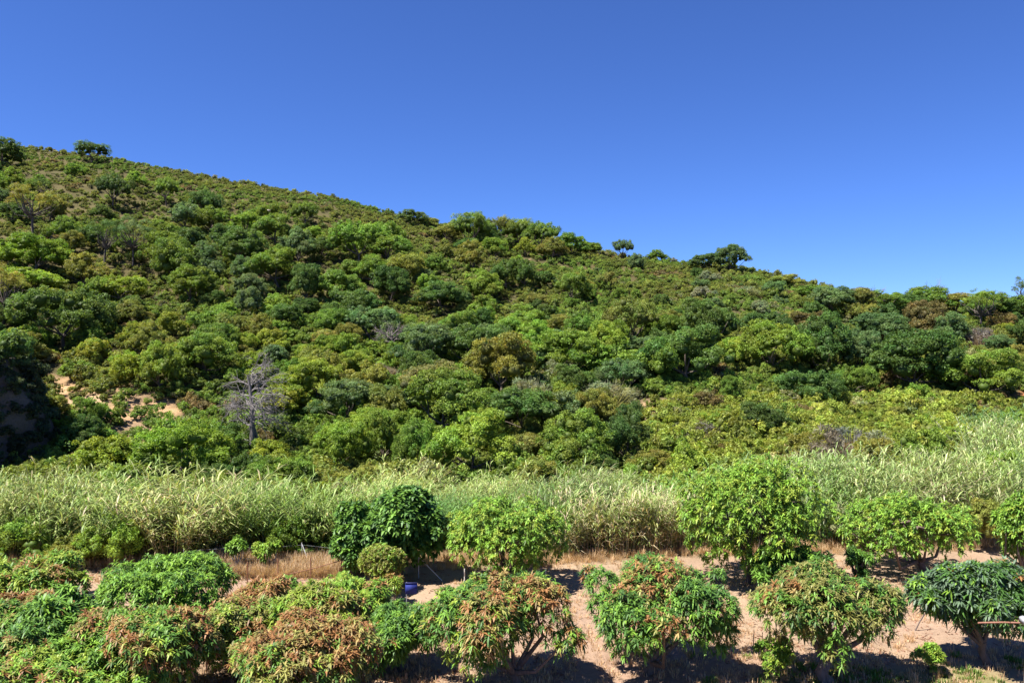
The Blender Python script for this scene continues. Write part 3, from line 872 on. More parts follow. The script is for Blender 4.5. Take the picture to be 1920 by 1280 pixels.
def dead_tree():
    rng = np.random.default_rng(61)
    x, y, z = ground_at(472, 862)
    hgt = 172 / F * y
    t = thing('dead_tree', 'bare grey dead tree with drooping twigs above the reeds on the left', 'tree', (x, y, z))
    col = np.array([.185, .165, .16])
    a = MB()
    tube(a, [(0, 0, -.2), (.05, 0, hgt * .3), (-.02, .05, hgt * .62), (-.12, 0, hgt * .8), (-.3, 0, hgt * .93)], [.22, .18, .13, .095, .04], col * .75, 8)
    tube(a, [(.32, .1, -.2), (.36, .1, hgt * .22), (.14, .05, hgt * .36), (.03, 0, hgt * .44)], [.12, .1, .08, .06], col * .75, 7)
    a.build('trunk', M_BARK, t)
    b = MB()
    for k in range(40):
        h = hgt * rng.uniform(.34, .97)
        an = rng.uniform(0, 2 * math.pi)
        d = nrm(np.array([math.cos(an), math.sin(an) * .8, rng.uniform(.1, .95)]))
        ln = hgt * .29 * (1.2 - abs(h / hgt - .62)) * rng.uniform(.7, 1.15)
        twig_tree(b, rng, np.array([-.02, 0, h]), d, ln * .95, .042, 2, col * 1.1, .75, -.1)
    b.build('twigs', M_BARK, t)
    c = MB()
    tube(c, [(0, 0, hgt * .2), (-.45, 0, hgt * .22), (-1.0, -.1, hgt * .18), (-1.45, -.2, hgt * .04), (-1.6, -.2, -.1)], [.07, .06, .05, .04, .03], col * 1.2, 6)
    c.build('limb', M_BARK, t)
    c = MB()
    tube(c, [(.1, 0, hgt * .2), (.6, 0, hgt * .22), (1.0, -.05, hgt * .15)], [.05, .04, .02], col * 1.2, 6)
    c.build('limb', M_BARK, t)
dead_tree()
def bare_tree(px, py, hpx, label, seed):
    rng = np.random.default_rng(seed)
    x, y, z = ground_at(px, py)
    h = hpx / F * y
    t = thing('bare_tree', label, 'tree', (x, y, z))
    col = np.array([.2, .165, .16])
    a = MB(); tube(a, [(0, 0, -.2), (.05, 0, h * .3), (0, 0, h * .6)], [.12, .1, .07], col, 6); a.build('trunk', M_BARK, t)
    b = MB()
    for k in range(11):
        an = rng.uniform(0, 2 * math.pi)
        d = nrm(np.array([math.cos(an) * .9, math.sin(an) * .9, rng.uniform(.25, 1.0)]))
        twig_tree(b, rng, np.array([0, 0, h * rng.uniform(.3, .62)]), d, h * .4, .05, 2, col, .5, .03)
    b.build('twigs', M_BARK, t)
bare_tree(1742, 592, 62, 'bare twiggy tree rising above the flat-topped green tree on the skyline', 71)
bare_tree(1640, 592, 50, 'small bare twiggy tree left of the twiggy skyline tree', 72)
bare_tree(735, 668, 62, 'pale bare bush tree with white stems in mid slope', 73)

# ------------------------------------------------------------------ reeds
def reed_mesh(seed, n_st, hgt, rad, mat, dry=.25, lean=.28, fan=.75, blade=.7):
    rng = np.random.default_rng(seed)
    mb = MB()
    g1 = np.array([.26, .34, .11]); g2 = np.array([.40, .45, .21]); g3 = np.array([.19, .28, .08]); straw = np.array([.50, .43, .29])
    for i in range(n_st):
        a = rng.uniform(0, 2 * math.pi); r = rad * math.sqrt(rng.random())
        b = np.array([r * math.cos(a), r * math.sin(a), 0])
        h = hgt * rng.uniform(.45, 1.08)
        out = np.array([math.cos(a), math.sin(a), 0]) * fan * (r / rad) * rng.uniform(.5, 1.3) * h * .5 + np.array([lean * h * rng.uniform(.3, 1.6), rng.normal(0, .05) * h, 0])
        ts = np.linspace(0, 1, 5)[:, None]
        pts = b + np.array([0, 0, 1]) * ts * h + out * ts ** 1.8
        sc = straw * rng.uniform(.7, 1.1) if rng.random() < .4 else g1 * .9
        tube(mb, pts, np.linspace(.014, .004, 5), sc, 3)
        nb = rng.integers(13, 19)
        tt = rng.uniform(.22, 1.0, nb) ** .8
        base = b + np.array([0, 0, 1]) * tt[:, None] * h + out * tt[:, None] ** 1.8
        an = rng.uniform(0, 2 * math.pi, nb)
        D = np.stack([np.cos(an) * .75 + .35, np.sin(an) * .75, rng.uniform(.55, 1.5, nb)], 1)
        m = rng.random((nb, 1))
        col = np.where(m < .3, g2, np.where(m < .75, g1, g3)) * rng.uniform(.75, 1.25, (nb, 1))
        isdry = (rng.random((nb, 1)) < dry * (1.6 - 1.4 * tt[:, None]))
        col = np.where(isdry, straw * rng.uniform(.7, 1.15, (nb, 1)), col)
        blades(mb, base, D, blade * rng.uniform(.7, 1.3, nb), .042, rng.uniform(.3, 1.3, nb), col, tipw=.1)
    return mb.mesh('reed_clump', mat)

R_OBJ = [reed_mesh(500 + i, 70, 3.0, .75, M_REED, dry=.12) for i in range(4)]
R_DRY = [reed_mesh(510 + i, 70, 2.6, .8, M_REED, dry=.75, lean=.05, fan=.15) for i in range(2)]
R_FAN = reed_mesh(520, 190, 3.6, .9, M_REED, dry=.32, lean=.05, fan=1.25, blade=.75)
R_FANS = [reed_mesh(522 + i, 90, 3.0, .6, M_REED, dry=.2, lean=.3, fan=1.3, blade=.7) for i in range(3)]
R_BED = [reed_mesh(530 + i, 60, 3.0, .75, M_REED_I, dry=.06, blade=.5) for i in range(4)] + [reed_mesh(540 + i, 45, 3.0, .8, M_REED_I, dry=.6, lean=.08) for i in range(2)] + [reed_mesh(550 + i, 95, 3.0, .5, M_REED_I, dry=.08, lean=.4, fan=1.45, blade=.5) for i in range(3)]

def front_y(px):   # front edge of the reed belt (metres from the camera)
    return np.interp(px, [-300, 0, 300, 620, 800, 1080, 1300, 1600, 1900, 2300], [30.2, 30.2, 31.0, 31.5, 31, 31.2, 32.4, 33.0, 33.6, 33.6])
def back_y(px):
    return np.interp(px, [-300, 150, 500, 900, 1150, 1400, 1550, 1700, 1900, 2300], [35, 35.5, 37, 39.5, 42, 44, 46, 51, 56, 57])
rng = np.random.default_rng(77)
TOPX = [-300, 0, 150, 250, 330, 430, 520, 700, 800, 900, 1000, 1200, 1300, 1450, 1560, 1700, 1800, 1950, 2300]
TOPY = [955, 955, 950, 938, 940, 936, 956, 938, 930, 918, 912, 918, 908, 895, 885, 846, 812, 790, 780]
N0 = 1000
px = rng.uniform(-260, 2180, N0); fy, by = front_y(px), back_y(px)
yy = fy + 1.1 + (by - fy - 1.1) * rng.random(N0)
yy = np.maximum(yy + (vnoise(px, yy * 0, 55, 91) - .5) * 3.0 * (1 - (yy - fy) / (by - fy)), fy + .3)
xx = (px - CX) / F * yy; zz = terrain(xx, yy)
frac = (yy - fy) / (by - fy)
top = np.interp(px, TOPX, TOPY) + (vnoise(xx, yy, 1.6, 41) - .5) * 95 + rng.normal(0, 16, N0)
hh = np.minimum(H - (top - CY) / F * yy - zz, 3.3)
hh = np.where(rng.random(N0) < .35, hh * rng.uniform(.6, .9, N0), hh)
mound = vnoise(xx, yy, 2.4, 47)
hh = np.maximum(hh * (.5 + .85 * np.clip(mound * 1.3 - .1, 0, 1)), .9); hh = np.minimum(hh, 3.4)
kp = (hh > .7) & ~((px > 235) & (px < 430) & (yy < 33.6)) & (vnoise(xx, yy, 1.9, 43) > .34)
px, fy, by, yy, xx, zz, frac, hh, mound = [q[kp] for q in (px, fy, by, yy, xx, zz, frac, hh, mound)]; N0 = len(px)
clear = np.ones(N0, bool)
for bx, bd, bw in ((40, 30.7, 120), (135, 30.5, 90), (388, 31.4, 80), (590, 31.4, 80), (1510, 45, 100), (1880, 39, 80), (1770, 52, 120), (1880, 55, 120), (1560, 44, 60), (1630, 47, 80), (1230, 44, 80), (240, 36.8, 80), (480, 37.5, 70), (1010, 42, 80), (1300, 43, 90), (1640, 40, 70), (1720, 43.5, 90), (1590, 47, 70), (1160, 36.5, 70), (205, 30.6, 100), (545, 31.8, 80), (1050, 32, 60), (1600, 33, 70), (1850, 33, 80)):
    clear &= ~((np.abs(px - bx) < bw * .6) & (yy < bd + .5) & (yy > bd - 5.5))
px, fy, by, yy, xx, zz, frac, hh, mound = [q[clear] for q in (px, fy, by, yy, xx, zz, frac, hh, mound)]; N0 = len(px)
hmul = hh / 3.0
dryz = np.clip((px - 1040) / 60, 0, 1) * np.clip((1330 - px) / 60, 0, 1) * (frac < .35)
idx = np.where((rng.random(N0) < .12) | (rng.random(N0) < dryz * .95), rng.integers(4, 6, N0), np.where(rng.random(N0) < .5, rng.integers(6, 9, N0), rng.integers(0, 4, N0)))
gz = np.clip(vnoise(xx, yy, 2.2, 44) * 1.5 - .25, 0, 1)[:, None]
tint = (np.array([1.1, 1.03, .95]) * (1 - gz) + np.array([.5, .78, .55]) * gz) * rng.uniform(.62, 1.38, (N0, 1))
pale = ((px > 1000) & (rng.random(N0) < .5))[:, None]
tint = np.where(pale, tint * np.array([1.15, 1.08, 1.35]), tint)
silver = ((px > 1500) & (px < 1760) & (frac > .35) & (rng.random(N0) < .35))[:, None]
tint = np.where((dryz > .3)[:, None], tint * .4 + np.array([1.25, 1.2, 1.3]) * .6, tint)
tint = np.where(silver, np.array([.95, .95, 1.6]), tint)
scatter('reed_bed', np.stack([xx, yy, zz - .05], 1), np.stack([hmul * .6 + .5, hmul * .6 + .5, hmul], 1), np.stack([np.zeros(N0), np.zeros(N0), rng.normal(0, .5, N0)], 1),
        idx, tint, R_BED, 'dense belt of tall green reeds between orchard and hill')

def reed_clump(px, y, h, mesh, h0, label, group=None, tint=(1, 1, 1), w=1.0):
    x = (px - CX) / F * y
    o = tag(link('reed_clump', mesh, None, (x, y, float(terrain(x, y)) - .05)), label, 'reeds', group)
    s = h / h0; o.scale = (s * w, s * w, s); o.rotation_euler = (0, 0, random.gauss(0, .4))
    k = random.uniform(.88, 1.1)
    o.color = (tint[0] * k, tint[1] * k, tint[2] * k, 1)
    return o
reed_clump(335, 31.2, 3.3, R_FAN, 3.6, 'big fountain-shaped reed clump with straw stems spreading at left', None, (1.0, .95, .85), 1.45)
reed_clump(95, 30.8, 2.7, R_OBJ[0], 3.0, 'yellow-green reed clump behind the far left mango', None, (.95, 1, .8), 1.3)
reed_clump(185, 30.8, 2.6, R_OBJ[1], 3.0, 'reed clump left next to the fountain-shaped clump', None, (.95, 1, .8), 1.3)
ORD = ['first', 'second', 'third', 'fourth', 'fifth', 'sixth', 'seventh', 'eighth', 'ninth', 'tenth', 'eleventh', 'twelfth', 'thirteenth', 'fourteenth']
for i, px in enumerate((270, 240, 40, -10, -70, -130)):
    reed_clump(px, float(front_y(px)) + random.uniform(.2, 1.2), random.uniform(1.7, 2.8), random.choice(R_FANS + R_OBJ), 3.0,
               f'green reed clump, {ORD[i]} to the left of the fountain-shaped clump', 'reed clumps at the front of the left belt', (.85, .95, .7), 1.2)
for i, px in enumerate(range(405, 640, 26)):
    reed_clump(px + random.uniform(-8, 8), float(front_y(px)) + random.uniform(.3, 1.6), random.uniform(1.5, 2.9), random.choice(R_FANS + R_FANS + R_OBJ), 3.0,
               f'green reed clump, {ORD[i]} to the right of the fountain-shaped clump', 'reed clumps at the front of the left belt', (.85, .98, .7), 1.2)
for i, px in enumerate(range(1060, 1290, 24)):
    reed_clump(px + random.uniform(-8, 8), float(front_y(px)) + random.uniform(.1, 1.0), random.uniform(1.7, 2.5), random.choice(R_DRY), 2.6,
               f'straw-stemmed reed clump, {ORD[i]} right of the yellow-green bushy tree', 'straw reed clumps at centre right', (1.2, 1.16, 1.15), 1.0)
for i, px in enumerate(range(1570, 1960, 30)):
    reed_clump(px + random.uniform(-8, 8), float(front_y(px)) + random.uniform(.3, 1.4), random.uniform(2.0, 3.1), random.choice(R_DRY + R_OBJ[:2] + R_FANS), 2.8,
               f'mixed green and straw reed clump, {ORD[i]} right of the largest dome tree', 'reed clumps on the right bank', (1.0, 1.0, 1.0), 1.1)

# ------------------------------------------------------------------ orchard trees
GREEN = np.array([.125, .245, .035]); DEEP = np.array([.070, .155, .032]); LIME = np.array([.235, .310, .042]); FLUSH = np.array([.27, .135, .052]); TAN_L = np.array([.30, .215, .080]); OLIVE = np.array([.215, .215, .060])

def orchard_tree(name, label, px, base_py, wpx, top_py, bot_py, seed, mix, flush=.0, leaf=(.22, .05), whorls=620, nleaf=12, droop=.8, trunk=True,
                 trunk_px=None, forks=5, cat='tree', shape=1.0, depth=1.0, lobes=28, r0=.11, bark=(.10, .078, .06), density=1.0, flat=False, dome=.0, topflush=True):
    rng = np.random.default_rng(seed)
    y = H * F / (base_py - CY)
    x = (px - CX) / F * y
    z0 = float(terrain(x, y))
    tx = x if trunk_px is None else (trunk_px - CX) / F * y
    W = wpx / F * y
    top = H - (top_py - CY) / F * y - z0
    bot = max(.1, H - (bot_py - CY) / F * y - z0 + .35 * 0)
    whorls = int(whorls * (1.95 if leaf[0] > .155 else 1.2))
    t = thing(name, label, cat, (tx, y, z0))
    off = np.array([x - tx, 0, 0])
    a = W / 2; b = a * depth; hc = (top - bot) / 2; zc = (top + bot) / 2
    lr = min(a, hc * 1.3) * .38 * shape
    cs, rs, lf = [], [], []
    for i in range(lobes):
        d = rdirs(1, rng)[0]
        if i < lobes * .6: d[2] = abs(d[2])
        k = rng.uniform(.45, 1.15) ** .7
        r = lr * rng.uniform(.5, 1.35)
        if i % 5 == 4: k = rng.uniform(1.0, 1.22); r *= .6
        cs.append((max(a - r, .05) * d[0] * k, max(b - r, .05) * d[1] * k, zc + max(hc - r * .85, .02) * d[2] * (k if not flat else 1)))
        rs.append(r); lf.append(rng.random())
    cs = np.array(cs) + off; rs = np.array(rs); lf = np.array(lf)
    # whorls on the lobes, several shells
    n = int(whorls * 2.2)
    k = rng.choice(lobes, n, p=rs ** 2 / (rs ** 2).sum())
    d = rdirs(n, rng); d[:, 2] = np.where((d[:, 2] < -.3) & (rng.random(n) < .6), -d[:, 2], d[:, 2])
    R = rs[k] * rng.choice([1.0, .82, .6], n, p=[.6, .25, .15]) * rng.uniform(.9, 1.1, n)
    P = cs[k] + d * R[:, None]
    dist = np.linalg.norm(P[:, None] - cs[None], axis=2) / rs[None]; dist[np.arange(n), k] = 9
    ok = np.nonzero((dist.min(1) > .6) & (P[:, 2] > .08))[0][:whorls]
    P, d, k = P[ok], d[ok], k[ok]; n = len(P)
    zrel = (P[:, 2] - bot) / max(top - bot, .1)
    axis = nrm(d * .8 + np.array([0, 0, .55]) + rng.normal(0, .3, (n, 3)))
    # pigment of each whorl: young flush sits on whole shoots near the outside and top
    names = list(mix); w = np.array([mix[m] for m in names], float); w /= w.sum()
    pal = {'green': GREEN, 'deep': DEEP, 'lime': LIME, 'tan': TAN_L, 'olive': OLIVE, 'flush': FLUSH, 'grey': np.array([.105, .165, .095]), 'fresh': np.array([.175, .310, .036])}
    pc = np.array([pal[m] for m in names])
    wc = pc[rng.choice(len(names), n, p=w)]
    fl = flush * .45 * (1.7 * np.clip((zrel - .2) * 1.4, 0, 1) if topflush else 1.0) * np.where(lf[k] < flush * .95 + .08, 2.1, .07)
    isf = rng.random(n) < fl
    fc = np.where(rng.random((n, 1)) < .5, FLUSH, np.where(rng.random((n, 1)) < .6, TAN_L, OLIVE * 1.3))
    wc = np.where(isf[:, None], fc * rng.uniform(.75, 1.3, (n, 1)), wc * rng.uniform(.8, 1.25, (n, 1)))
    # leaves
    nl = nleaf
    ref = rdirs(n, rng)
    u = nrm(np.cross(axis, ref)); v = np.cross(axis, u)
    ang = (np.arange(nl) / nl * 2 * math.pi)[None] + rng.uniform(0, 6.28, (n, 1)) + rng.normal(0, .25, (n, nl))
    el = rng.uniform(-.1, .95, (n, nl))
    D = (u[:, None] * np.cos(ang)[..., None] + v[:, None] * np.sin(ang)[..., None]) * np.cos(el)[..., None] + axis[:, None] * np.sin(el)[..., None]
    base = P[:, None] + axis[:, None] * rng.uniform(-.07, .05, (n, nl, 1)) * leaf[0] * 4
    L = leaf[0] * rng.uniform(.65, 1.25, (n, nl)); Wd = leaf[1] * rng.uniform(.8, 1.2, (n, nl))
    c = wc[:, None] * rng.uniform(.75, 1.3, (n, nl, 1))
    mb = MB()
    blades(mb, base.reshape(-1, 3), D.reshape(-1, 3), L.ravel(), Wd.ravel(), (rng.uniform(.2, 1.4, (n, nl)) * droop).ravel(), c.reshape(-1, 3))
    mb.build('crown', M_MANGO, t)
    tb = MB()
    sel = rng.choice(lobes, min(forks + 3, lobes), False)
    limbs(tb, rng, (0, 0, 0), cs[sel], r0, np.array(bark), split=.3 if bot > .4 else .2)
    for i in range(lobes):   # twigs to the other lobes
        if i in sel: continue
        j = sel[np.argmin(np.linalg.norm(cs[sel] - cs[i], axis=1))]
        q = cs[j] * .6 + np.array([0, 0, zc]) * .4
        tube(tb, [q, q * .5 + cs[i] * .5 - [0, 0, .05], cs[i]], [r0 * .3, r0 * .22, r0 * .1], np.array(bark), 5)
    tb.build('trunk', M_BARK, t, smooth=True)
    return t

MG = (.165, .04)
T = orchard_tree
# front and second row of mangoes, left to right
T('mango_tree', 'small yellow-green mango with orange tips at the far left under the reeds', 62, 1140, 200, 1040, 1128, 1, {'green': 3, 'lime': 3}, .35, (.2, .048), 520)
T('mango_tree', 'mango at the left edge topped with orange-brown new leaves over dark green', 8, 1222, 210, 1118, 1205, 2, {'deep': 3, 'green': 3, 'olive': 1}, .6, MG, 620)
T('mango_tree', 'dark green mango with large drooping leaves left of the orange-topped bushy one', 122, 1262, 165, 1112, 1240, 3, {'green': 4, 'deep': 4, 'fresh': 1}, .12, (.27, .06), 560)
T('mango_tree', 'biggest bright green mango at left with no orange leaves', 325, 1198, 285, 1042, 1186, 4, {'fresh': 5, 'green': 5, 'deep': 2}, .0, MG, 980)
T('mango_tree', 'low mango cut by the bottom left corner, green with few tan tips', 105, 1345, 290, 1215, 1330, 5, {'green': 4, 'lime': 2, 'fresh': 2}, .22, MG, 640)
T('mango_tree', 'orange-brown and green mango in the lower left in front of the bright green one', 295, 1318, 265, 1150, 1300, 6, {'green': 4, 'lime': 2, 'deep': 2}, .5, MG, 820)
T('mango_tree', 'rusty topped mango between the bright green one and the blue board', 520, 1208, 190, 1086, 1192, 7, {'green': 3, 'fresh': 2}, .75, MG, 620)
T('mango_tree', 'rounded reddish-brown mango cut by the bottom edge left of centre', 575, 1335, 285, 1160, 1320, 8, {'olive': 4, 'green': 3, 'deep': 2, 'lime': 1}, .62, MG, 1000)
T('mango_tree', 'green mango directly below the clipped round tree with pale tips', 655, 1222, 180, 1082, 1205, 9, {'fresh': 4, 'lime': 3, 'green': 2}, .25, MG, 600)
T('mango_tree', 'dark green hanging mango just below the blue board', 752, 1256, 165, 1136, 1240, 10, {'green': 4, 'deep': 4, 'fresh': 2}, .1, MG, 640)
T('mango_tree', 'orange-topped mango on a forked trunk at bottom centre', 938, 1286, 290, 1068, 1262, 11, {'green': 4, 'deep': 4, 'lime': 2}, .55, MG, 1150, trunk_px=968, r0=.13, bark=(.12, .09, .07))
T('mango_tree', 'broad green mango with an orange crown top right of the forked-trunk one', 1238, 1264, 330, 1062, 1236, 12, {'green': 5, 'deep': 6, 'fresh': 1}, .42, MG, 1250, trunk_px=1215, r0=.13)
T('mango_tree', 'olive-brown mango on a thick twin trunk at lower right', 1548, 1278, 285, 1066, 1232, 13, {'olive': 5, 'green': 3, 'deep': 2}, .32, MG, 1000, trunk_px=1550, r0=.17, bark=(.13, .10, .08))
T('mango_tree', 'olive and rust mango squeezed between the bright green one and the rounded reddish one', 445, 1262, 190, 1128, 1250, 31, {'green': 3, 'olive': 3, 'lime': 2}, .5, MG, 560)
T('mango_tree', 'pale yellow-green mango between the rusty topped one and the dark hanging one', 602, 1252, 190, 1098, 1240, 32, {'lime': 4, 'fresh': 3, 'olive': 2}, .35, MG, 620)
T('mango_tree', 'little green and tan mango in the gap left of the dark green large-leaved one', 55, 1300, 150, 1165, 1285, 33, {'green': 4, 'deep': 3}, .3, MG, 420)
T('mango_tree', 'mango with tan shoots at the lower left of the dark green large-leaved one', 195, 1290, 160, 1150, 1280, 34, {'green': 4, 'fresh': 2, 'olive': 2}, .4, MG, 460)
T('loquat_tree', 'dark grey-green spreading tree with long leaves at the right edge on a bare trunk', 1842, 1246, 228, 1056, 1190, 114, {'grey': 5, 'deep': 4, 'fresh': 1}, .02, (.21, .055), 1100, trunk_px=1852, r0=.10, bark=(.11, .08, .06), depth=.9, lobes=34)
# third row, behind
T('orchard_tree', 'dark green glossy round tree behind the clipped round tree', 748, 1082, 165, 918, 1078, 15, {'deep': 5, 'green': 4}, .0, (.2, .1), 900, droop=.7)
T('orchard_tree', 'smaller dark green tree left against the dark glossy round tree', 660, 1080, 85, 945, 1078, 16, {'deep': 4, 'green': 4}, .0, (.2, .09), 420, droop=.7)
T('orchard_tree', 'yellow-green bushy tree right of the dark glossy round tree', 950, 1092, 250, 936, 1086, 17, {'lime': 4, 'fresh': 5, 'green': 3}, .05, (.15, .05), 1500, shape=1.2)
T('orchard_tree', 'largest light green dome tree standing right of centre', 1405, 1092, 290, 860, 1070, 18, {'fresh': 6, 'lime': 4, 'green': 2}, .0, (.155, .05), 2300, lobes=36, shape=1.1)
T('orchard_tree', 'low dark green tree at the right foot of the largest dome tree', 1480, 1118, 175, 1028, 1108, 19, {'deep': 4, 'green': 4}, .0, (.22, .07), 520)
T('orchard_tree', 'wide light green tree on a short dark trunk over bare soil', 1698, 1076, 255, 930, 1046, 120, {'fresh': 6, 'green': 3, 'lime': 3}, .03, (.15, .05), 1250, trunk_px=1737, r0=.14, bark=(.12, .085, .07), lobes=30, shape=1.25)
T('orchard_tree', 'light green tree cut by the right edge behind the grey-green tree', 1920, 1082, 110, 915, 1070, 21, {'fresh': 5, 'green': 4, 'lime': 2}, .0, (.155, .05), 900, shape=1.2)
T('orchard_tree', 'small dark drooping sapling between the dome tree and the wide tree', 1607, 1092, 56, 1030, 1090, 22, {'deep': 4, 'green': 3}, .0, (.18, .05), 130, lobes=16, shape=.7)
T('clipped_tree', 'round clipped olive-green tree like a low dome left of the blue board', 720, 1112, 102, 1028, 1082, 23, {'lime': 3, 'olive': 3, 'green': 1}, .0, (.07, .035), 1700, nleaf=8, droop=.2, shape=1.75, lobes=14, r0=.07)
T('mango_sapling', 'little orange-tipped sapling in front of the clipped round tree', 738, 1132, 42, 1076, 1122, 24, {'green': 2, 'lime': 2}, .6, (.15, .04), 110, lobes=6, r0=.03)
T('young_tree', 'slim young tree with pale trunk before the reeds, left one of two', 443, 1072, 46, 1006, 1044, 25, {'fresh': 4, 'green': 3}, .0, (.14, .05), 130, lobes=7, r0=.045, bark=(.42, .40, .38))
T('young_tree', 'slim young tree before the reeds, right one of two', 505, 1070, 62, 1014, 1050, 26, {'lime': 3, 'fresh': 4}, .0, (.14, .05), 150, lobes=7, r0=.04, bark=(.42, .40, .38))
T('yellow_bush', 'yellow-green bush in the reeds right of the bushy yellow-green tree', 1090, 1026, 54, 954, 1012, 27, {'lime': 6}, .1, (.12, .05), 260, lobes=9, cat='bush')
T('yellow_bush', 'second yellow-green bush in the reeds, nearer the largest dome tree', 1155, 1026, 60, 938, 1012, 28, {'lime': 5, 'olive': 2}, .05, (.12, .05), 260, lobes=9, cat='bush')
T('young_shrub', 'bright green leafy shrub on the soil at lower right', 1742, 1262, 58, 1200, 1262, 29, {'fresh': 5, 'lime': 4}, .0, (.09, .035), 300, lobes=20, shape=.62, r0=.02, droop=.4, cat='shrub')
T('weed_bush', 'bright green weed bush at the foot of the olive-brown mango', 1452, 1268, 80, 1190, 1268, 30, {'fresh': 5, 'lime': 3, 'green': 2}, .0, (.1, .03), 330, lobes=24, shape=.6, r0=.02, droop=.5, cat='shrub')

# ------------------------------------------------------------------ dry grass, weeds and litter on the orchard floor
def tuft(seed, n, h, mat, cols, spread=.12, w=.012):
    rng = np.random.default_rng(seed); mb = MB()
    a = rng.uniform(0, 6.28, n); r = spread * rng.random(n) ** .5
    P = np.stack([r * np.cos(a), r * np.sin(a), np.zeros(n)], 1)
    D = np.stack([np.cos(a) * .35 * rng.random(n) + rng.normal(0, .15, n), np.sin(a) * .35 * rng.random(n) + rng.normal(0, .15, n), np.ones(n)], 1)
    cols = np.array(cols)
    blades(mb, P, D, h * rng.uniform(.5, 1.2, n), w, rng.uniform(0, .7, n), cols[rng.integers(0, len(cols), n)] * rng.uniform(.8, 1.2, (n, 1)), tipw=.2)
    return mb.mesh('grass_tuft', mat)
STRAW = [(.58, .45, .29), (.55, .40, .26), (.62, .50, .34), (.48, .33, .21)]
GTUFT = [tuft(600 + i, 26, .5, M_REED_I, STRAW) for i in range(3)]
SHORT = [tuft(610 + i, 16, .13, M_REED_I, STRAW, .1, .012) for i in range(3)]
WEED = [tuft(620 + i, 26, .22, M_REED_I, [(.14, .24, .04), (.09, .18, .03), (.24, .26, .07)], .16, .03) for i in range(3)]
rng = np.random.default_rng(88)
def ground_scatter(name, n, fpx, fy_, meshes, s, label, tints=(1, 1, 1), mask=None):
    px = fpx(n); y = fy_(n, px); x = (px - CX) / F * y
    if mask is not None:
        k = mask(x, y, px); px, y, x = px[k], y[k], x[k]
    n = len(px)
    sc = rng.uniform(s[0], s[1], n)
    scatter(name, np.stack([x, y, terrain(x, y) - .01], 1), np.stack([sc, sc, sc * rng.uniform(.7, 1.2, n)], 1), np.stack([np.zeros(n), np.zeros(n), rng.uniform(0, 6.28, n)], 1),
            rng.integers(0, len(meshes), n), np.array(tints) * rng.uniform(.8, 1.15, (n, 1)), meshes, label)
ground_scatter('tall_dry_grass', 2600, lambda n: rng.uniform(395, 640, n), lambda n, p: rng.uniform(28.6, 31.6, n), GTUFT, (.7, 1.2), 'tall straw-coloured dry grass along the fence at left')
ground_scatter('dry_grass_edge', 2600, lambda n: rng.uniform(-200, 2100, n), lambda n, p: front_y(p) + rng.normal(-.2, .45, n), GTUFT, (.5, 1.1), 'dry grass fringe along the foot of the reeds', (.95, .9, .82))
ground_scatter('dry_grass', 9500, lambda n: rng.uniform(-150, 2080, n), lambda n, p: 14 + 17 * rng.random(n) ** 1.2, SHORT, (.5, 1.7), 'short sparse dry grass on the orchard soil', (1, .92, .85),
               mask=lambda x, y, p: vnoise(x, y, 1.6, 61) > .42 - .3 * (y < 22))
ground_scatter('tall_grass_under_trees', 650, lambda n: rng.uniform(-150, 2080, n), lambda n, p: rng.uniform(15, 22.5, n), GTUFT, (.35, .75), 'taller dry grass around the mango trunks', (.95, .85, .75),
               mask=lambda x, y, p: vnoise(x, y, 1.3, 71) > .5)
CLOD = []
for i in range(3):
    mb = MB(); r2 = np.random.default_rng(640 + i); mb.add(ICO_V * np.array([1, .8, .6]) * r2.uniform(.7, 1.2, (12, 1)), ICO_F, (.26, .17, .12)); CLOD.append(mb.mesh('soil_clod', M_REED_I))
ground_scatter('soil_clods', 5200, lambda n: rng.uniform(-150, 2080, n), lambda n, p: 14 + 17 * rng.random(n) ** 1.2, CLOD, (.012, .06), 'small clods and stones scattered over the orchard soil',
               mask=lambda x, y, p: vnoise(x, y, 1.1, 75) > .4)
ground_scatter('green_weeds', 1300, lambda n: rng.uniform(1290, 2050, n), lambda n, p: rng.uniform(17, 21.6, n), WEED, (.3, .9), 'patchy green weeds on the soil at lower right', (1, 1, 1),
               mask=lambda x, y, p: vnoise(x, y, .7, 6) > .56)
# bits of soil and fallen leaves
LITTER = []
for i in range(3):
    mb = MB(); r2 = np.random.default_rng(630 + i)
    diamonds(mb, np.stack([r2.uniform(-.2, .2, 9), r2.uniform(-.2, .2, 9), r2.uniform(.01, .03, 9)], 1), nrm(np.array([0, 0, 1.]) + r2.normal(0, .3, (9, 3))), .13, np.array([.22, .11, .07]) * r2.uniform(.6, 1.5, (9, 1)), r2, .4)
    LITTER.append(mb.mesh('leaf_litter', M_REED_I))
ground_scatter('leaf_litter', 4200, lambda n: rng.uniform(-100, 2050, n), lambda n, p: 15 + 15 * rng.random(n) ** 1.3, LITTER, (.6, 1.2), 'reddish fallen leaves lying on the orchard soil',
               mask=lambda x, y, p: vnoise(x, y, 2.2, 66) > .5)

# ------------------------------------------------------------------ fences, board and small things
RUST = np.array([.25, .115, .06]); STEEL = np.array([.42, .43, .45]); WHITE = np.array([.62, .60, .56])
def gp(px, py):
    y = H * F / (py - CY); x = (px - CX) / F * y
    return np.array([x, y, float(terrain(x, y))])

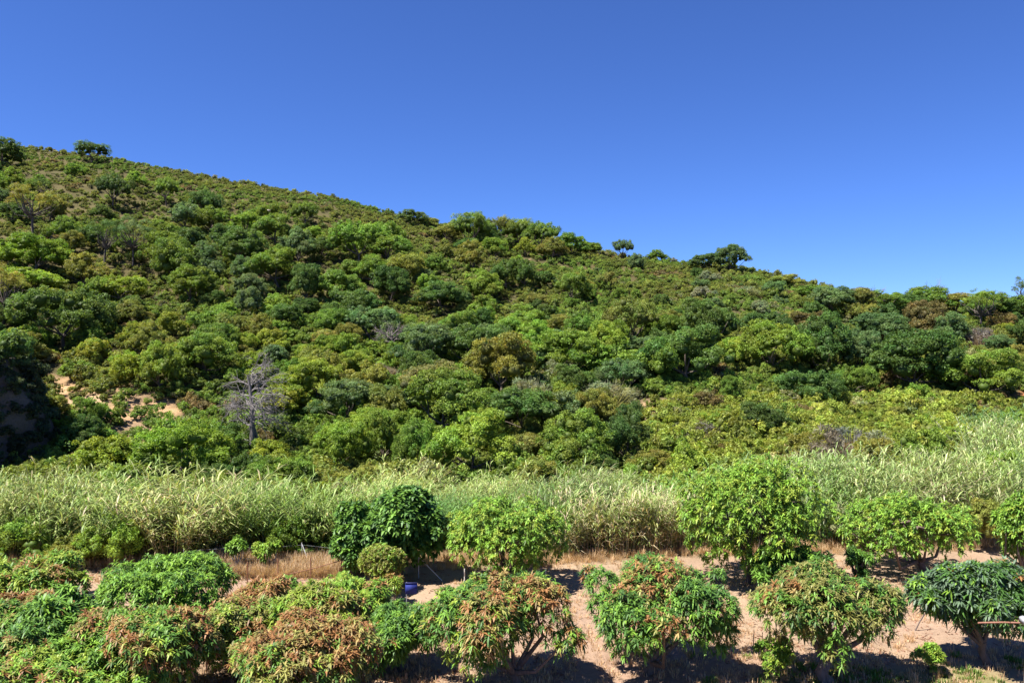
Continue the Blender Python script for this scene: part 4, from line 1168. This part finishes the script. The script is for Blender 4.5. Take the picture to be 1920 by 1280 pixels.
def rust_fence():
    spec = [(464, 1092, 1052), (521, 1091, 1046), (533, 1090, 1072), (582.5, 1088, 1044), (640, 1082, 1030), (712, 1081, 1026)]
    base = gp(582, 1090)
    t = thing('wire_fence', 'rusty post and rail fence in the dry grass left of the clipped round tree', 'fence', tuple(base))
    tops = []
    for px, pb, pt in spec:
        b = gp(px, pb); h = (pb - pt) / F * b[1]
        mb = MB(); tube(mb, [b - base - [0, 0, .2], b - base + [0, 0, h]], .022, RUST * random.uniform(.8, 1.2), 6)
        mb.build('post', M_PAINT, t); tops.append((b - base, h))
    mb = MB(); a, c = tops[2][0] + [0, 0, .25], tops[4][0] + [0, 0, .62]
    tube(mb, [a, a * .5 + c * .5 + [0, 0, -.03], c], .016, RUST * .9, 5); mb.build('rail', M_PAINT, t)
    mb = MB(); tube(mb, [tops[4][0] + [0, 0, tops[4][1] * .93], tops[5][0] + [0, 0, tops[5][1] * .99]], .014, RUST * .9, 5); mb.build('rail', M_PAINT, t)
    mb = MB(); tube(mb, [tops[4][0] + [0, 0, tops[4][1] * .4], tops[5][0] + [0, 0, tops[5][1] * .42]], .012, STEEL * .8, 5); mb.build('rail', M_PAINT, t)
    for q in (.35, .8):
        mb = MB(); tube(mb, [a_ + [0, 0, h_ * q] for a_, h_ in tops], .004, RUST * .7, 3); mb.build('wire', M_PAINT, t)
rust_fence()

def steel_fence():
    spec = [(345, 1070, 1032, 0), (441, 1062, 1027, 0), (502, 1066, 1022, 0), (566, 1056, 1028, 12), (785, 1084, 1058, 26)]
    base = gp(502, 1066)
    t = thing('steel_fence', 'grey braced steel posts with thin wires along the foot of the left reeds', 'fence', tuple(base))
    tops = []
    for px, pb, pt, br in spec:
        b = gp(px, pb) - base; h = max((pb - pt) / F * (b[1] + base[1]), .8)
        mb = MB(); tube(mb, [b - [0, 0, .2], b + [0, 0, h]], .022, STEEL, 6); p = mb.build('post', M_PAINT, t)
        tops.append((b, h))
        if br:
            mb = MB(); tube(mb, [b + [0, 0, h * .95], b + [br / F * 31 * 1.6, -.3, 0.0]], .018, STEEL * 1.1, 5); mb.build('brace', M_PAINT, t)
    for q in (.4, .9):
        mb = MB(); tube(mb, [a + [0, 0, h * q] for a, h in tops], .004, STEEL * .7, 3); mb.build('wire', M_PAINT, t)
steel_fence()

def white_fence():
    spec = [(871, 1102, 1066), (1023, 1098, 1064), (1106, 1072, 1060), (1346, 1086, 1057), (1768, 1069, 1054), (1781, 1072, 1052)]
    base = gp(1023, 1098)
    t = thing('post_fence', 'row of slim pale posts along the far side of the dirt strip', 'fence', tuple(base))
    for px, pb, pt in spec:
        b = gp(px, pb) - base; h = (pb - pt) / F * (b[1] + base[1])
        mb = MB(); tube(mb, [b - [0, 0, .2], b + [0, 0, h]], .022, WHITE, 6); mb.build('post', M_PAINT, t)
white_fence()

def blue_board():
    y = 24.4; x = (771 - CX) / F * y; z = H - (1112.5 - CY) / F * y
    g = float(terrain(x, y))
    t = thing('blue_board', 'small blue square board on a post among the mangoes', 'sign', (x, y, g))
    mb = MB(); box(mb, (0, 0, z - g + .16), (.36, .03, .33), (.012, .026, .21), .12, -.03); mb.build('panel', M_PAINT, t)
    mb = MB(); box(mb, (0, -.002, z - g + .333), (.375, .045, .018), (.018, .022, .11), .12, -.03); mb.build('frame', M_PAINT, t)
    mb = MB(); tube(mb, [(-.14, .03, -.2), (-.145, .03, z - g + .34)], .018, STEEL * .6, 6); mb.build('post', M_PAINT, t)
blue_board()

# horizontal pipe with a pale box at the right edge, leaning poles
def pipe_stand():
    y = 19.4
    def w(px, py, yy=y): return np.array([(px - CX) / F * yy, yy, H - (py - CY) / F * yy])
    b = w(1918, 1168); g = float(terrain(b[0], y))
    t = thing('pipe_arm', 'thin brown horizontal pipe ending in a pale grey box at the right edge', 'pipe', (b[0], y, g))
    o = np.array([b[0], y, g])
    mb = MB(); tube(mb, [w(1834, 1167) - o, w(1880, 1166) - o, w(1912, 1167) - o], .022, (.30, .14, .09), 7); mb.build('pipe', M_PAINT, t)
    mb = MB(); box(mb, w(1921, 1163) - o, (.11, .18, .18), (.36, .37, .40), .2, .25); mb.build('box', M_PAINT, t)
    mb = MB(); tube(mb, [w(1926, 1172) - o, np.array([.1, .1, -.2])], .03, (.3, .2, .15), 7); mb.build('post', M_PAINT, t)
pipe_stand()
def pole(px0, py0, px1, py1, label, col, r=.018):
    a = gp(px0, py0); y = a[1]
    b = np.array([(px1 - CX) / F * y, y, H - (py1 - CY) / F * y])
    mb = MB(); tube(mb, [(0, 0, -.1), tuple((b - a) * .5), tuple(b - a)], [r, r, r * .9], col, 6)
    tag(mb.build('leaning_pole', M_PAINT, None, tuple(a)), label, 'pole')
pole(1713, 1180, 1737, 1146, 'thin dark pole leaning towards the grey-green tree over bare soil', (.12, .09, .08))
for i, px in enumerate((1412, 1428, 1440, 1455, 1468)):
    b = gp(px, 1222 + i % 3 * 3); h = random.uniform(.45, .7)
    mb = MB(); tube(mb, [(0, 0, -.1), (random.uniform(-.03, .03), 0, h)], .014, np.array([.33, .22, .14]) * random.uniform(.8, 1.2), 5)
    tag(mb.build('wooden_stake', M_BARK, None, tuple(b)), f"thin dry stake beside the olive-brown mango, {['first', 'second', 'third', 'fourth', 'fifth'][i]} from the left", 'stake', 'dry stakes beside the olive-brown mango')
# pale stones on the hill
for px, py, w, lab in ((510, 408, 20, 'pale flat rock on the upper heath'), (1290, 778, 26, 'pale flat rock at the left end of the field'), (1800, 605, 8, 'small pale rock on the right slope')):
    x, y, z = ground_at(px, py); s = w / F * y / 2
    mb = MB(); r2 = np.random.default_rng(int(px))
    mb.add(ICO_V * np.array([s, s * .8, s * .32]) * r2.uniform(.8, 1.15, (12, 1)), ICO_F, (.46, .40, .34))
    tag(mb.build('rock', M_HILL, None, (x, y, z + 1.0), smooth=False), lab, 'rock')
